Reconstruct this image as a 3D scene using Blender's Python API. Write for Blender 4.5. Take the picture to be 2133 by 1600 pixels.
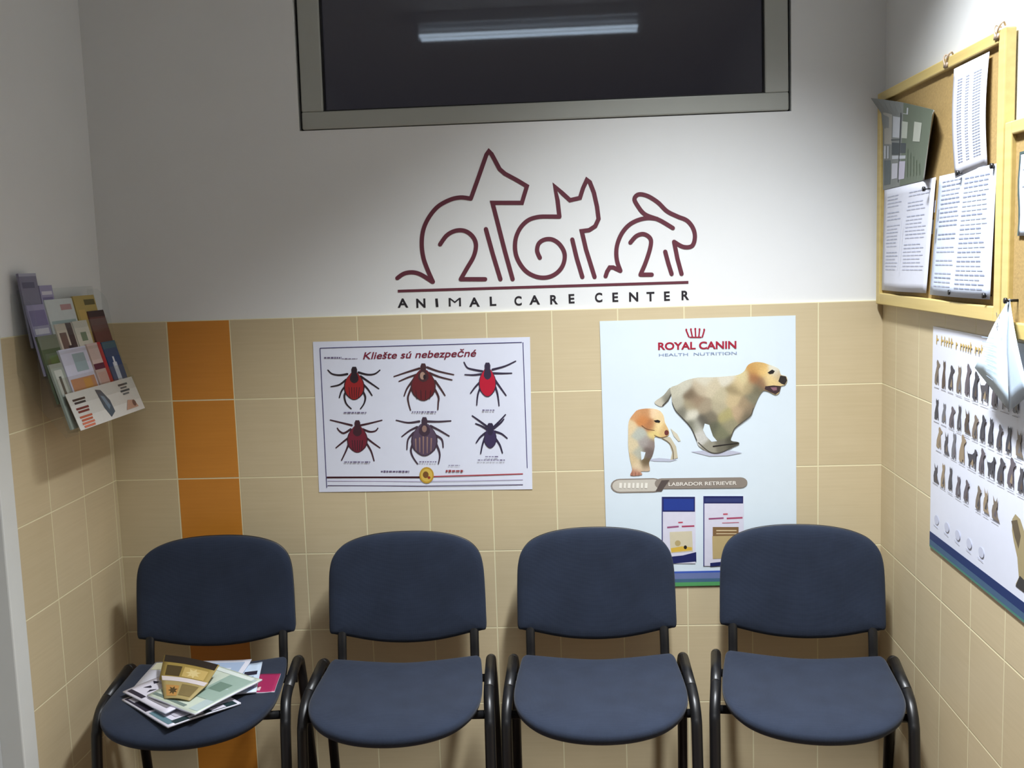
import bpy, bmesh, math, random
from math import sin, cos, pi, radians as R
from mathutils import Vector, Matrix
random.seed(7)
scene = bpy.context.scene
for o in list(bpy.data.objects): bpy.data.objects.remove(o)

# ------------------------------------------------------------------ camera, world, lights
cam_d = bpy.data.cameras.new('camera'); cam = bpy.data.objects.new('camera', cam_d)
scene.collection.objects.link(cam); scene.camera = cam
cam_d.sensor_width = 36; cam_d.lens = 37.0; cam_d.clip_start = .05
CL = Vector((1.4672, -3.2115, 1.6611))
CR = Matrix.Rotation(.060796, 3, 'Z') @ Matrix.Rotation(1.451703, 3, 'X') @ Matrix.Rotation(-.032913, 3, 'Z')
cam.matrix_world = Matrix.Translation(CL) @ CR.to_4x4()
FP = 2192.18

world = bpy.data.worlds.new('world'); scene.world = world; world.use_nodes = True
world.node_tree.nodes['Background'].inputs[0].default_value = (.011, .011, .015, 1)
world.node_tree.nodes['Background'].inputs[1].default_value = 1.0

def area(name, loc, rot, sx, sy, power, col, spread=180):
    l = bpy.data.lights.new(name, 'AREA'); l.shape = 'RECTANGLE'; l.size = sx; l.size_y = sy
    l.energy = power; l.color = col; l.spread = R(spread)
    o = bpy.data.objects.new(name, l); scene.collection.objects.link(o)
    o.location = loc; o.rotation_euler = rot
    return o
# fluorescent ceiling luminaire over the waiting corner (its tubes mirror in the transom glass)
area('lamp_light', (1.28, -1.99, 2.868), (0, 0, 0), 1.1, .14, 10, (.97, .98, 1.0), 125)
# second luminaire close to the right wall, in front of the notice boards (too near to mirror in the glass)
area('lamp_light', (1.78, -1.13, 2.868), (0, 0, pi/2), .72, .14, 44, (.92, .96, 1.0), 106)

scene.view_settings.view_transform = 'Standard'
scene.view_settings.look = 'None'
scene.view_settings.gamma = 1
scene.view_settings.use_curve_mapping = False
scene.view_settings.exposure = 0.25

# ------------------------------------------------------------------ helpers
XL, XR, HT = 0.0, 2.390, 1.5          # side walls, top of the tiling
col = scene.collection
def ray(px, py):
    return CR @ Vector(((px-1066.5)/FP, -(py-800)/FP, -1))
def onB(px, py, y=0.0):               # a point of the photo on the back wall: (x, z)
    d = ray(px, py); t = (y-CL.y)/d.y; p = CL+d*t; return p.x, p.z
def onR(px, py, x=None):              # on the right wall: (y, z)
    x = XR if x is None else x
    d = ray(px, py); t = (x-CL.x)/d.x; p = CL+d*t; return p.y, p.z

def tag(o, label=None, cat=None, group=None, kind=None):
    if label: o['label'] = label
    if cat: o['category'] = cat
    if group: o['group'] = group
    if kind: o['kind'] = kind
    return o
def empty(name, loc=(0, 0, 0), rz=0):
    o = bpy.data.objects.new(name, None); col.objects.link(o)
    o.empty_display_size = .05; o.location = loc; o.rotation_euler = (0, 0, rz); return o
def mk(name, verts, faces, mats, parent=None, mi=None, smooth=False):
    me = bpy.data.meshes.new(name); me.from_pydata([tuple(v) for v in verts], [], faces)
    if not isinstance(mats, (list, tuple)): mats = [mats]
    for m in mats: me.materials.append(m)
    if mi:
        for p, i in zip(me.polygons, mi): p.material_index = i
    if smooth:
        for p in me.polygons: p.use_smooth = True
    me.update()
    o = bpy.data.objects.new(name, me); col.objects.link(o)
    if parent: o.parent = parent
    return o

class MB:
    def __init__(s): s.v = []; s.f = []; s.m = []
    def add(s, vs, fs, mi=0):
        b = len(s.v); s.v += [Vector(v) for v in vs]
        for f in fs: s.f.append([b+i for i in f]); s.m.append(mi)
    def box(s, x0, x1, y0, y1, z0, z1, mi=0, M=None):
        vs = [Vector((x, y, z)) for x in (x0, x1) for y in (y0, y1) for z in (z0, z1)]
        if M: vs = [M @ v for v in vs]
        s.add(vs, [(0, 1, 3, 2), (4, 6, 7, 5), (0, 4, 5, 1), (2, 3, 7, 6), (0, 2, 6, 4), (1, 5, 7, 3)], mi)
    def tube(s, pts, ra, rb, up=Vector((1, 0, 0)), n=14, mi=0, cap=True):
        pts = [Vector(p) for p in pts]; rings = []; b = len(s.v)
        for i, p in enumerate(pts):
            a = pts[max(i-1, 0)]; c = pts[min(i+1, len(pts)-1)]; t = (c-a).normalized()
            u = (up - t*up.dot(t)).normalized(); w = t.cross(u)
            for k in range(n):
                an = 2*pi*k/n; s.v.append(p + u*ra*cos(an) + w*rb*sin(an))
        for i in range(len(pts)-1):
            for k in range(n):
                k2 = (k+1) % n
                s.f.append([b+i*n+k, b+i*n+k2, b+(i+1)*n+k2, b+(i+1)*n+k]); s.m.append(mi)
        if cap:
            s.f.append([b+k for k in range(n)][::-1]); s.m.append(mi)
            s.f.append([b+(len(pts)-1)*n+k for k in range(n)]); s.m.append(mi)
    def build(s, name, mats, parent=None, smooth=False, bevel=0, seg=2):
        o = mk(name, s.v, s.f, mats, parent, s.m, smooth)
        if bevel:
            md = o.modifiers.new('bevel', 'BEVEL'); md.width = bevel; md.segments = seg; md.limit_method = 'ANGLE'; md.angle_limit = R(40)
        return o
def catmull(pts, n=6, closed=False):
    out = []; N = len(pts)
    P = lambda i: Vector(pts[i % N]) if closed else Vector(pts[min(max(i, 0), N-1)])
    for i in range(N if closed else N-1):
        p0, p1, p2, p3 = P(i-1), P(i), P(i+1), P(i+2)
        for k in range(n):
            t = k/n
            out.append(.5*((2*p1)+(p2-p0)*t+(2*p0-5*p1+4*p2-p3)*t*t+(3*p1-p0-3*p2+p3)*t**3))
    if not closed: out.append(P(N-1))
    return out

# ------------------------------------------------------------------ materials
def nt(name):
    m = bpy.data.materials.new(name); m.use_nodes = True
    t = m.node_tree; return m, t, t.nodes['Principled BSDF']
def srgb(r, g, b):
    f = lambda c: (c/255/12.92) if c/255 <= .04045 else ((c/255+.055)/1.055)**2.4
    return (f(r), f(g), f(b), 1)
def mat(name, rgb, rough=.6, noise=0, scale=40, bump=0, spec=.5, metal=0, sheen=0):
    m, t, b = nt(name); N = t.nodes; L = t.links
    b.inputs['Roughness'].default_value = rough; b.inputs['Metallic'].default_value = metal
    b.inputs['Specular IOR Level'].default_value = spec
    c = srgb(*rgb); b.inputs['Base Color'].default_value = c
    if sheen: b.inputs['Sheen Weight'].default_value = sheen
    tc = N.new('ShaderNodeTexCoord'); nz = N.new('ShaderNodeTexNoise'); nz.inputs['Scale'].default_value = scale
    nz.inputs['Detail'].default_value = 4
    L.new(tc.outputs['Object'], nz.inputs['Vector'])
    mx = N.new('ShaderNodeMix'); mx.data_type = 'RGBA'
    k = noise if noise else .03
    mx.inputs[6].default_value = (c[0]*(1-k), c[1]*(1-k), c[2]*(1-k), 1)
    mx.inputs[7].default_value = (min(c[0]*(1+k), 1), min(c[1]*(1+k), 1), min(c[2]*(1+k), 1), 1)
    L.new(nz.outputs['Fac'], mx.inputs[0]); L.new(mx.outputs[2], b.inputs['Base Color'])
    if bump:
        bp = N.new('ShaderNodeBump'); bp.inputs['Strength'].default_value = bump; bp.inputs['Distance'].default_value = .002
        L.new(nz.outputs['Fac'], bp.inputs['Height']); L.new(bp.outputs[0], b.inputs['Normal'])
    return m
def tile_mat(name, axis, off, orange=False):
    m, t, b = nt(name); N = t.nodes; L = t.links
    def M(op, a, c=None, cl=False):
        n = N.new('ShaderNodeMath'); n.operation = op; n.use_clamp = cl
        for i, v in enumerate((a, c)):
            if v is None: continue
            if isinstance(v, (int, float)): n.inputs[i].default_value = v
            else: L.new(v, n.inputs[i])
        return n.outputs[0]
    tc = N.new('ShaderNodeTexCoord'); sp = N.new('ShaderNodeSeparateXYZ'); L.new(tc.outputs['Object'], sp.inputs[0])
    a = sp.outputs[axis]; z = sp.outputs['Z']
    u = M('DIVIDE', M('SUBTRACT', a, off), .2); v = M('DIVIDE', M('SUBTRACT', HT, z), .25)
    fu = M('FRACT', u); fv = M('FRACT', v)
    du = M('MULTIPLY', M('MINIMUM', fu, M('SUBTRACT', 1, fu)), .2)
    dv = M('MULTIPLY', M('MINIMUM', fv, M('SUBTRACT', 1, fv)), .25)
    d = M('MINIMUM', du, dv)
    g = M('SUBTRACT', 1, M('DIVIDE', M('SUBTRACT', d, .0012), .0012, ), True)   # 1 in the joint
    gm = N.new('ShaderNodeMath'); gm.operation = 'MINIMUM'; gm.inputs[1].default_value = 1; gm.use_clamp = True
    L.new(g, gm.inputs[0]); g = gm.outputs[0]
    cv = N.new('ShaderNodeCombineXYZ'); L.new(M('FLOOR', u), cv.inputs[0]); L.new(M('FLOOR', v), cv.inputs[1])
    wn = N.new('ShaderNodeTexWhiteNoise'); L.new(cv.outputs[0], wn.inputs['Vector'])
    mp = N.new('ShaderNodeMapping'); L.new(tc.outputs['Object'], mp.inputs[0])
    mp.inputs['Scale'].default_value = (5, 5, 130)
    nz = N.new('ShaderNodeTexNoise'); nz.inputs['Scale'].default_value = 1; nz.inputs['Detail'].default_value = 3
    L.new(mp.outputs[0], nz.inputs['Vector'])
    nz2 = N.new('ShaderNodeTexNoise'); nz2.inputs['Scale'].default_value = 9; L.new(tc.outputs['Object'], nz2.inputs['Vector'])
    f = M('ADD', M('MULTIPLY', wn.outputs['Value'], .22), M('ADD', M('MULTIPLY', nz.outputs['Fac'], .6), M('MULTIPLY', nz2.outputs['Fac'], .3)), True)
    def mixc(fac, c1, c2):
        mx = N.new('ShaderNodeMix'); mx.data_type = 'RGBA'
        if isinstance(fac, (int, float)): mx.inputs[0].default_value = fac
        else: L.new(fac, mx.inputs[0])
        for i, c in ((6, c1), (7, c2)):
            if isinstance(c, tuple): mx.inputs[i].default_value = c
            else: L.new(c, mx.inputs[i])
        return mx.outputs[2]
    base = mixc(f, srgb(190, 173, 137), srgb(210, 194, 160))
    if orange:
        oc = mixc(f, srgb(192, 122, 40), srgb(214, 142, 54))
        isor = M('MULTIPLY', M('GREATER_THAN', u, 1), M('LESS_THAN', u, 2))
        base = mixc(isor, base, oc)
    gr = mixc(nz2.outputs['Fac'], srgb(232, 224, 186), srgb(222, 212, 172))
    L.new(mixc(g, base, gr), b.inputs['Base Color'])
    rr = N.new('ShaderNodeMapRange'); L.new(g, rr.inputs[0]); rr.inputs[3].default_value = .42; rr.inputs[4].default_value = .85
    L.new(rr.outputs[0], b.inputs['Roughness'])
    bp = N.new('ShaderNodeBump'); bp.inputs['Strength'].default_value = .5; bp.inputs['Distance'].default_value = .001
    L.new(M('SUBTRACT', M('MULTIPLY', nz.outputs['Fac'], .15), g), bp.inputs['Height']); L.new(bp.outputs[0], b.inputs['Normal'])
    return m
def wood_mat(name, c1, c2, sc=(60, 3, 60)):
    m, t, b = nt(name); N = t.nodes; L = t.links
    tc = N.new('ShaderNodeTexCoord'); mp = N.new('ShaderNodeMapping'); mp.inputs['Scale'].default_value = sc
    nz = N.new('ShaderNodeTexNoise'); nz.inputs['Scale'].default_value = 1; nz.inputs['Detail'].default_value = 5
    L.new(tc.outputs['Object'], mp.inputs[0]); L.new(mp.outputs[0], nz.inputs['Vector'])
    mx = N.new('ShaderNodeMix'); mx.data_type = 'RGBA'; mx.inputs[6].default_value = srgb(*c1); mx.inputs[7].default_value = srgb(*c2)
    L.new(nz.outputs['Fac'], mx.inputs[0]); L.new(mx.outputs[2], b.inputs['Base Color']); b.inputs['Roughness'].default_value = .45
    return m
def glass_mat(name, tint=(1, 1, 1, 1), gl=.06, rough=.03):
    m = bpy.data.materials.new(name); m.use_nodes = True; t = m.node_tree; t.nodes.clear()
    N = t.nodes; L = t.links; out = N.new('ShaderNodeOutputMaterial')
    tr = N.new('ShaderNodeBsdfTransparent'); tr.inputs[0].default_value = tint
    g = N.new('ShaderNodeBsdfGlossy'); g.inputs['Roughness'].default_value = rough
    lw = N.new('ShaderNodeLayerWeight'); lw.inputs['Blend'].default_value = .5
    pw = N.new('ShaderNodeMath'); pw.operation = 'POWER'; pw.inputs[1].default_value = 4
    ma = N.new('ShaderNodeMath'); ma.operation = 'MULTIPLY_ADD'; ma.inputs[1].default_value = .6; ma.inputs[2].default_value = gl
    mx = N.new('ShaderNodeMixShader')
    L.new(lw.outputs['Facing'], pw.inputs[0]); L.new(pw.outputs[0], ma.inputs[0]); L.new(ma.outputs[0], mx.inputs[0]); L.new(tr.outputs[0], mx.inputs[1]); L.new(g.outputs[0], mx.inputs[2])
    L.new(mx.outputs[0], out.inputs[0]); return m
def emis(name, rgb, st):
    m, t, b = nt(name); b.inputs['Base Color'].default_value = srgb(*rgb)
    b.inputs['Emission Color'].default_value = srgb(*rgb); b.inputs['Emission Strength'].default_value = st; return m

PAINT = mat('white_wall_paint', (226, 227, 226), .85, .03, 6, .15)
CEIL = mat('white_ceiling_paint', (225, 225, 222), .9, .03, 8)
TB = tile_mat('beige_tile_back', 'X', 0.0, True)
TR_ = tile_mat('beige_tile_right', 'Y', -.335)
TL_ = tile_mat('beige_tile_left', 'Y', -.221)
FLOOR = mat('brown_floor_tile', (104, 82, 70), .4, .15, 12)
PVC = mat('grey_white_pvc', (168, 170, 163), .45, .03, 20)
JAMB = mat('white_lacquer', (214, 216, 212), .45, .03, 20)
DARK = mat('dark_gasket', (16, 16, 16), .6)
BLACK = mat('black_metal', (20, 20, 22), .38, .1, 60)
SHELL = mat('black_plastic', (22, 22, 25), .5, .1, 90, .1)
PAPER = mat('white_paper', (212, 214, 226), .6, .03, 30)
BPAPER = mat('bluish_white_paper', (204, 214, 232), .6, .03, 30)
WPAPER = mat('glossy_poster_paper', (222, 226, 240), .35, .02, 30)
CPAPER = mat('pale_blue_poster_paper', (216, 228, 236), .4, .02, 20)
CORK = mat('cork', (156, 130, 80), .9, .25, 160, .3)
WOOD = wood_mat('pale_pine_wood', (184, 160, 96), (214, 192, 126))
MAROON = mat('maroon_paint', (94, 38, 52), .6, .12, 50)
BLACKINK = mat('black_ink', (26, 20, 28), .6)
GLASS = glass_mat('window_glass', gl=.045)
ACRYL = glass_mat('clear_acrylic', (.97, .98, .98, 1), .02, .08)
def fabric():
    m, t, b = nt('blue_grey_woven_fabric'); N = t.nodes; L = t.links
    tc = N.new('ShaderNodeTexCoord')
    w1 = N.new('ShaderNodeTexWave'); w1.inputs['Scale'].default_value = 160; w1.bands_direction = 'X'
    w2 = N.new('ShaderNodeTexWave'); w2.inputs['Scale'].default_value = 160; w2.bands_direction = 'Z'
    w3 = N.new('ShaderNodeTexWave'); w3.inputs['Scale'].default_value = 160; w3.bands_direction = 'Y'
    nz = N.new('ShaderNodeTexNoise'); nz.inputs['Scale'].default_value = 14; nz.inputs['Detail'].default_value = 6
    for n in (w1, w2, w3, nz): L.new(tc.outputs['Object'], n.inputs['Vector'])
    ad = N.new('ShaderNodeMath'); ad.operation = 'ADD'; L.new(w1.outputs['Fac'], ad.inputs[0]); L.new(w2.outputs['Fac'], ad.inputs[1])
    a2 = N.new('ShaderNodeMath'); a2.operation = 'ADD'; L.new(ad.outputs[0], a2.inputs[0]); L.new(w3.outputs['Fac'], a2.inputs[1])
    mx = N.new('ShaderNodeMix'); mx.data_type = 'RGBA'; mx.inputs[6].default_value = srgb(25, 32, 46); mx.inputs[7].default_value = srgb(38, 47, 65)
    L.new(nz.outputs['Fac'], mx.inputs[0]); L.new(mx.outputs[2], b.inputs['Base Color'])
    bp = N.new('ShaderNodeBump'); bp.inputs['Strength'].default_value = .25; bp.inputs['Distance'].default_value = .0008
    L.new(a2.outputs[0], bp.inputs['Height']); L.new(bp.outputs[0], b.inputs['Normal'])
    b.inputs['Roughness'].default_value = .9; b.inputs['Sheen Weight'].default_value = .08; b.inputs['Specular IOR Level'].default_value = .25
    return m
FAB = fabric()
_ink = {}
def ink(r, g, b, rough=.5):
    k = (r, g, b)
    if k not in _ink: _ink[k] = mat('ink_%d_%d_%d' % k, k, rough, .05, 60)
    return _ink[k]

# ------------------------------------------------------------------ the room
YF, ZC = -6.8, 3.0
wx0, wx1, wz0, wz1 = .652, 2.122, 2.064, 2.72        # window opening
m = MB(); T = .15
e = .006
m.box(XL-T, XR+T, e, T, 0, wz0, 0)
m.box(XL-T, wx0, e, T, wz0, wz1, 0); m.box(wx1, XR+T, e, T, wz0, wz1, 0); m.box(XL-T, XR+T, e, T, wz1, ZC, 0)
m.box(XL, XR, 0, e, 0, HT, 1)
m.build('wall_back', [PAINT, TB])['kind'] = 'structure'
m = MB(); m.box(XR+.004, XR+T, YF, T, 0, ZC, 0); m.box(XR, XR+.004, YF, 0, 0, HT, 1)
m.build('wall_right', [PAINT, TR_])['kind'] = 'structure'
m = MB()
m.box(XL-T, XL-.004, -.622, T, 0, ZC, 0); m.box(XL-.004, XL, -.622, 0, 0, HT, 1)
m.box(XL-T, XL-.004, -1.62, -.622, 2.1, ZC, 0); m.box(XL-T, XL-.004, YF, -1.62, 0, ZC, 0); m.box(XL-.004, XL, YF, -1.70, 0, HT, 1)
m.build('wall_left', [PAINT, TL_])['kind'] = 'structure'
m = MB(); m.box(XL-T, XR+T, YF-T, YF, 0, ZC); m.build('wall_front', PAINT)['kind'] = 'structure'
m = MB(); m.box(XL-T, XR+T, YF-T, T, -.1, 0); m.build('floor', FLOOR)['kind'] = 'structure'
m = MB(); m.box(XL-T, XR+T, YF-T, T, ZC, ZC+.1); m.build('ceiling', CEIL)['kind'] = 'structure'
# doorway in the left wall: casing, leaf
m = MB()
m.box(-.10, .014, -.692, -.622, 0, 2.17); m.box(-.10, .014, -1.69, -1.62, 0, 2.17); m.box(-.10, .014, -1.62, -.692, 2.10, 2.17)
m.build('trim_1', JAMB, bevel=.004)['kind'] = 'structure'
m = MB(); m.box(-.085, -.045, -1.62, -.692, 0.004, 2.10)
dr = m.build('door_1', mat('grey_door_laminate', (176, 178, 178), .5, .04, 10), bevel=.002); dr['kind'] = 'structure'
m = MB(); m.tube([(-.045, -1.55, 1.05), (.0, -1.55, 1.05), (.008, -1.54, 1.05), (.008, -1.44, 1.05)], .009, .009, Vector((0, 0, 1)))
m.build('door_handle', mat('brushed_steel', (150, 150, 150), .3, .05, 50, metal=1), dr, True)

# transom window, sash leaning back a little from the wall face
win = empty('window_1', ((wx0+wx1)/2, .004, wz0)); win['kind'] = 'structure'
W2 = (wx1-wx0)/2; Hh = wz1-wz0; tl = R(2.0)
Mt = Matrix.Rotation(-tl, 4, 'X')
def quadframe(m, x0, x1, z0, z1, bl, br, bb, bt, y0, y1, M=None, mi=0):
    m.box(x0, x1, y0, y1, z0, z0+bb, mi, M); m.box(x0, x1, y0, y1, z1-bt, z1, mi, M)
    m.box(x0, x0+bl, y0, y1, z0+bb, z1-bt, mi, M); m.box(x1-br, x1, y0, y1, z0+bb, z1-bt, mi, M)
m = MB(); quadframe(m, -W2+.001, W2-.001, .0, Hh, .006, .006, .004, .006, .03, .14, None); m.build('gasket', DARK, win)
m = MB(); quadframe(m, -W2+.010, W2-.008, .003, Hh-.01, .066, .068, .052, .06, -.004, .045, Mt)
fr = m.build('window_frame', PVC, win, bevel=.004)
m = MB(); quadframe(m, -W2+.075, W2-.075, .055, Hh-.07, .004, .004, .004, .004, .004, .03, Mt); m.build('glazing_seal', DARK, fr)
m = MB(); m.box(-W2+.074, W2-.074, .018, .024, .052, Hh-.066, 0, Mt); m.build('glass_pane', GLASS, win)
# ceiling luminaires
TUBE = emis('fluorescent_tube', (215, 235, 255), 4.5); WH = mat('white_enamel', (225, 225, 225), .4); AL = mat('louvre_aluminium', (190, 190, 192), .25, .03, 20, metal=1)
def luminaire(loc, label, rz=0, sc=1):
    root = empty('ceiling_light', loc, rz); root.scale = (sc, 1, 1); tag(root, label, 'lamp')
    m = MB(); m.box(-.56, .56, -.06, .06, .03, .085); m.box(-.56, .56, -.025, .025, .01, .03); par0 = m.build('housing', WH, root, bevel=.004)
    for y in (-.035, .035):
        m = MB(); m.tube([(-.53, y, -.024), (.53, y, -.024)], .008, .008, Vector((0, 0, 1))); m.build('tube', TUBE, root, True)
        for x in (-.55, .53):
            m = MB(); m.box(x, x+.02, y-.011, y+.011, -.034, .035); m.build('lamp_holder', WH, root)
luminaire((1.28, -1.99, 2.915), 'twin-tube fluorescent ceiling luminaire mirrored in the transom glass')
luminaire((1.78, -1.13, 2.915), 'twin-tube fluorescent ceiling luminaire close to the notice boards', pi/2, .66)

# ------------------------------------------------------------------ chairs
def closed_outline(half, n=5):
    pts = [Vector((x, y, 0)) for x, y in half]
    full = pts + [Vector((-p.x, p.y, 0)) for p in reversed(pts[1:-1])]
    return catmull(full, n, True)
def cushion(outl, top, bot, warp, prof=((0, 1), (.5, 1.0), (.8, .97), (.92, .86), (.98, .6), (1, .25))):
    """a padded slab: outline in (a,b), thickness along c; top=height of pad, bot=depth below, warp(a,b)->c"""
    cx = sum(p.x for p in outl)/len(outl); cy = sum(p.y for p in outl)/len(outl); n = len(outl)
    V = []; F = []
    def ring(s, h): 
        for p in outl: V.append((cx+(p.x-cx)*s, cy+(p.y-cy)*s, h))
    seq = [(s, top*k) for s, k in prof[1:]] + [(1, -bot*.3), (.985, -bot*.8), (.95, -bot), (.5, -bot)]
    for s, h in seq: ring(s, h)
    for r in range(len(seq)-1):
        for k in range(n):
            k2 = (k+1) % n; F.append([r*n+k, r*n+k2, (r+1)*n+k2, (r+1)*n+k])
    V.append((cx, cy, top)); c0 = len(V)-1; V.append((cx, cy, -bot)); c1 = len(V)-1
    for k in range(n):
        F.append([c0, (k+1) % n, k]); F.append([c1, (len(seq)-1)*n+k, (len(seq)-1)*n+(k+1) % n])
    return [(a, b, c+warp(a, b)) for a, b, c in V], F
BACK = [(0, .512), (.07, .516), (.13, .526), (.19, .541), (.222, .548), (.2365, .556), (.2375, .60), (.236, .69), (.232, .745), (.220, .782), (.193, .810), (.15, .828), (.10, .838), (.05, .8425), (0, .8435)]
SEAT = [(0, -.054), (.10, -.048), (.195, -.044), (.219, -.054), (.227, -.12), (.232, -.21), (.233, -.30), (.226, -.365), (.204, -.424), (.16, -.470), (.09, -.497), (0, -.506)]
def make_chair():
    root = empty('visitor_chair')
    bo = closed_outline(BACK)
    bw = lambda a, b: .30*a*a - .13*(b-.54)
    V, F = cushion(bo, .018, .012, bw)
    conv = lambda V, off=0: [(a, .048-c+off, b) for a, b, c in V]
    mk('backrest', conv(V), [f[::-1] for f in F], FAB, root, smooth=True)
    V, F = cushion([Vector((p.x*.995, .68+(p.y-.68)*.995, 0)) for p in bo], .003, .016, bw)
    mk('back_shell', conv(V, .0135), [f[::-1] for f in F], SHELL, root, smooth=True)
    so = closed_outline(SEAT)
    sw = lambda a, b: .470 + .26*a*a - (.016*((-b-.36)/.15)**2 if b < -.36 else 0) + (.010*((b+.2)/.15)**2 if b > -.2 else 0)
    V, F = cushion(so, .014, .020, sw)
    mk('seat', V, F, FAB, root, smooth=True)
    V, F = cushion([Vector((p.x*.975, -.28+(p.y+.28)*.975, 0)) for p in so], .002, .012, sw)
    mk('seat_shell', [(a, b, c-.012) for a, b, c in V], F, SHELL, root, smooth=True)
    X = Vector((1, 0, 0))
    for s in (-1, 1):
        p = catmull([(s*.254, -.385, .0), (s*.254, -.335, .36), (s*.254, -.318, .425), (s*.252, -.285, .463), (s*.251, -.235, .476)], 5)
        m = MB(); m.tube(p, .0148, .0145, X); m.build('leg', BLACK, root, True)
        p = catmull([(s*.258, .115, .0), (s*.252, .035, .36), (s*.250, .018, .430), (s*.250, -.005, .470), (s*.250, -.045, .484)], 5)
        m = MB(); m.tube(p, .0148, .0145, X); m.build('leg', BLACK, root, True)
        m = MB(); m.tube([(s*.251, -.235, .476), (s*.25, -.14, .481), (s*.25, -.045, .484)], .0148, .0145, X); m.build('side_rail', BLACK, root, True)
        p = catmull([(s*.200, -.06, .435), (s*.200, -.02, .440), (s*.200, .008, .47), (s*.200, .022, .53), (s*.200, .052, .62), (s*.200, .060, .70)], 5)
        m = MB(); m.tube(p, .0135, .0085, X); m.build('back_upright', BLACK, root, True)
        m = MB(); m.tube([(s*.254, -.385, .0), (s*.254, -.381, .03)], .016, .018, X); m.build('foot_cap', SHELL, root, True)
        m = MB(); m.tube([(s*.258, .115, .0), (s*.2565, .109, .03)], .016, .018, X); m.build('foot_cap', SHELL, root, True)
    for y in (-.06, -.30):
        m = MB(); m.tube([(-.25, y, .43 if y < -.1 else .435), (.25, y, .43 if y < -.1 else .435)], .012, .010, Vector((0, 0, 1))); m.build('crossbar', BLACK, root, True)
    return root
def copy_tree(o, parent=None):
    c = o.copy(); col.objects.link(c)
    if parent: c.parent = parent
    for ch in [x for x in bpy.data.objects if x.parent == o]: copy_tree(ch, c)
    return c
ch0 = make_chair()
spots = [(.360, -.205, 6.5, 'dark blue-grey fabric visitor chair with magazines piled on its seat'),
         (.944, -.195, 2.6, 'dark blue-grey fabric visitor chair standing below the tick poster, seat empty'),
         (1.512, -.185, 0.0, 'dark blue-grey fabric visitor chair below left side of running dog poster, seat empty'),
         (2.112, -.195, -7.5, 'dark blue-grey fabric visitor chair in the corner by the right wall, seat empty')]
chairs = []
for i, (x, y, a, lab) in enumerate(spots):
    o = ch0 if i == 0 else copy_tree(ch0)
    o.location = (x, y, 0); o.rotation_euler = (0, 0, R(a))
    tag(o, lab, 'chair', 'row of visitor chairs along the tiled wall'); chairs.append(o)

# ------------------------------------------------------------------ flat things: printed shapes
class Print:
    """flat ink shapes on one plane; f(px,py,lift)->world point"""
    def __init__(s, f): s.f = f; s.v = []; s.fc = []; s.mi = []; s.mats = []; s.k = 0; s.sub = 0
    def _m(s, m):
        if m not in s.mats: s.mats.append(m)
        return s.mats.index(m)
    def poly(s, pts, m, lift=None):
        s.k += 1; L = .00005*s.k if lift is None else lift
        b = len(s.v); s.v += [s.f(x, y, L) for x, y in pts]; s.fc.append(list(range(b, b+len(pts)))); s.mi.append(s._m(m))
    def rect(s, x0, y0, x1, y1, m):
        if s.sub:
            s.k += 1; n = s.sub; b = len(s.v); mi = s._m(m)
            s.v += [s.f(x0+(x1-x0)*i/n, y0+(y1-y0)*j/n, .00005*s.k) for j in range(n+1) for i in range(n+1)]
            for j in range(n):
                for i in range(n): a = b+j*(n+1)+i; s.fc.append([a, a+1, a+n+2, a+n+1]); s.mi.append(mi)
            return
        s.poly([(x0, y0), (x1, y0), (x1, y1), (x0, y1)], m)
    def ell(s, cx, cy, rx, ry, m, rot=0, n=20):
        s.poly([(cx+rx*cos(t)*cos(rot)-ry*sin(t)*sin(rot), cy+rx*cos(t)*sin(rot)+ry*sin(t)*cos(rot)) for t in [2*pi*i/n for i in range(n)]], m)
    def stroke(s, pts, w, m, w2=None, roundcap=True, sub=0):
        pts = [Vector((p[0], p[1])) for p in pts]
        if sub: pts = [Vector((p.x, p.y)) for p in catmull([(p.x, p.y, 0) for p in pts], sub)]
        s.k += 1; L = .00005*s.k; mi = s._m(m); n = len(pts); b = len(s.v); w2 = w if w2 is None else w2
        for i, p in enumerate(pts):
            a = pts[max(i-1, 0)]; c = pts[min(i+1, n-1)]
            t1 = (p-a) if i else (c-p); t2 = (c-p) if i < n-1 else (p-a)
            if t1.length < 1e-9: t1 = t2
            if t2.length < 1e-9: t2 = t1
            t1 = t1.normalized(); t2 = t2.normalized(); t = (t1+t2)
            t = t.normalized() if t.length > 1e-6 else t1
            nn = Vector((-t.y, t.x)); sc = 1/max(.45, nn.dot(Vector((-t1.y, t1.x))))
            h = (w+(w2-w)*i/max(n-1, 1))/2*sc
            for q in (p+nn*h, p-nn*h): s.v.append(s.f(q.x, q.y, L))
        for i in range(n-1): s.fc.append([b+2*i, b+2*i+1, b+2*i+3, b+2*i+2]); s.mi.append(mi)
        if roundcap:
            for p, r in ((pts[0], w/2), (pts[-1], w2/2)):
                b = len(s.v); s.v += [s.f(p.x+r*cos(2*pi*i/10), p.y+r*sin(2*pi*i/10), L+.00001) for i in range(10)]
                s.fc.append(list(range(b, b+10))); s.mi.append(mi)
    def build(s, name, parent=None):
        return mk(name, s.v, s.fc, s.mats, parent, s.mi)
def pB(y0):   # printer on the back wall (photo px), y0 = distance in front of the wall
    def f(px, py, l):
        x, z = onB(px, py); return Vector((x, -y0-l, z))
    return f
def pR(d0):
    def f(px, py, l):
        y, z = onR(px, py, XR-d0); return Vector((XR-d0-l, y, z))
    return f
dg = None
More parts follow.
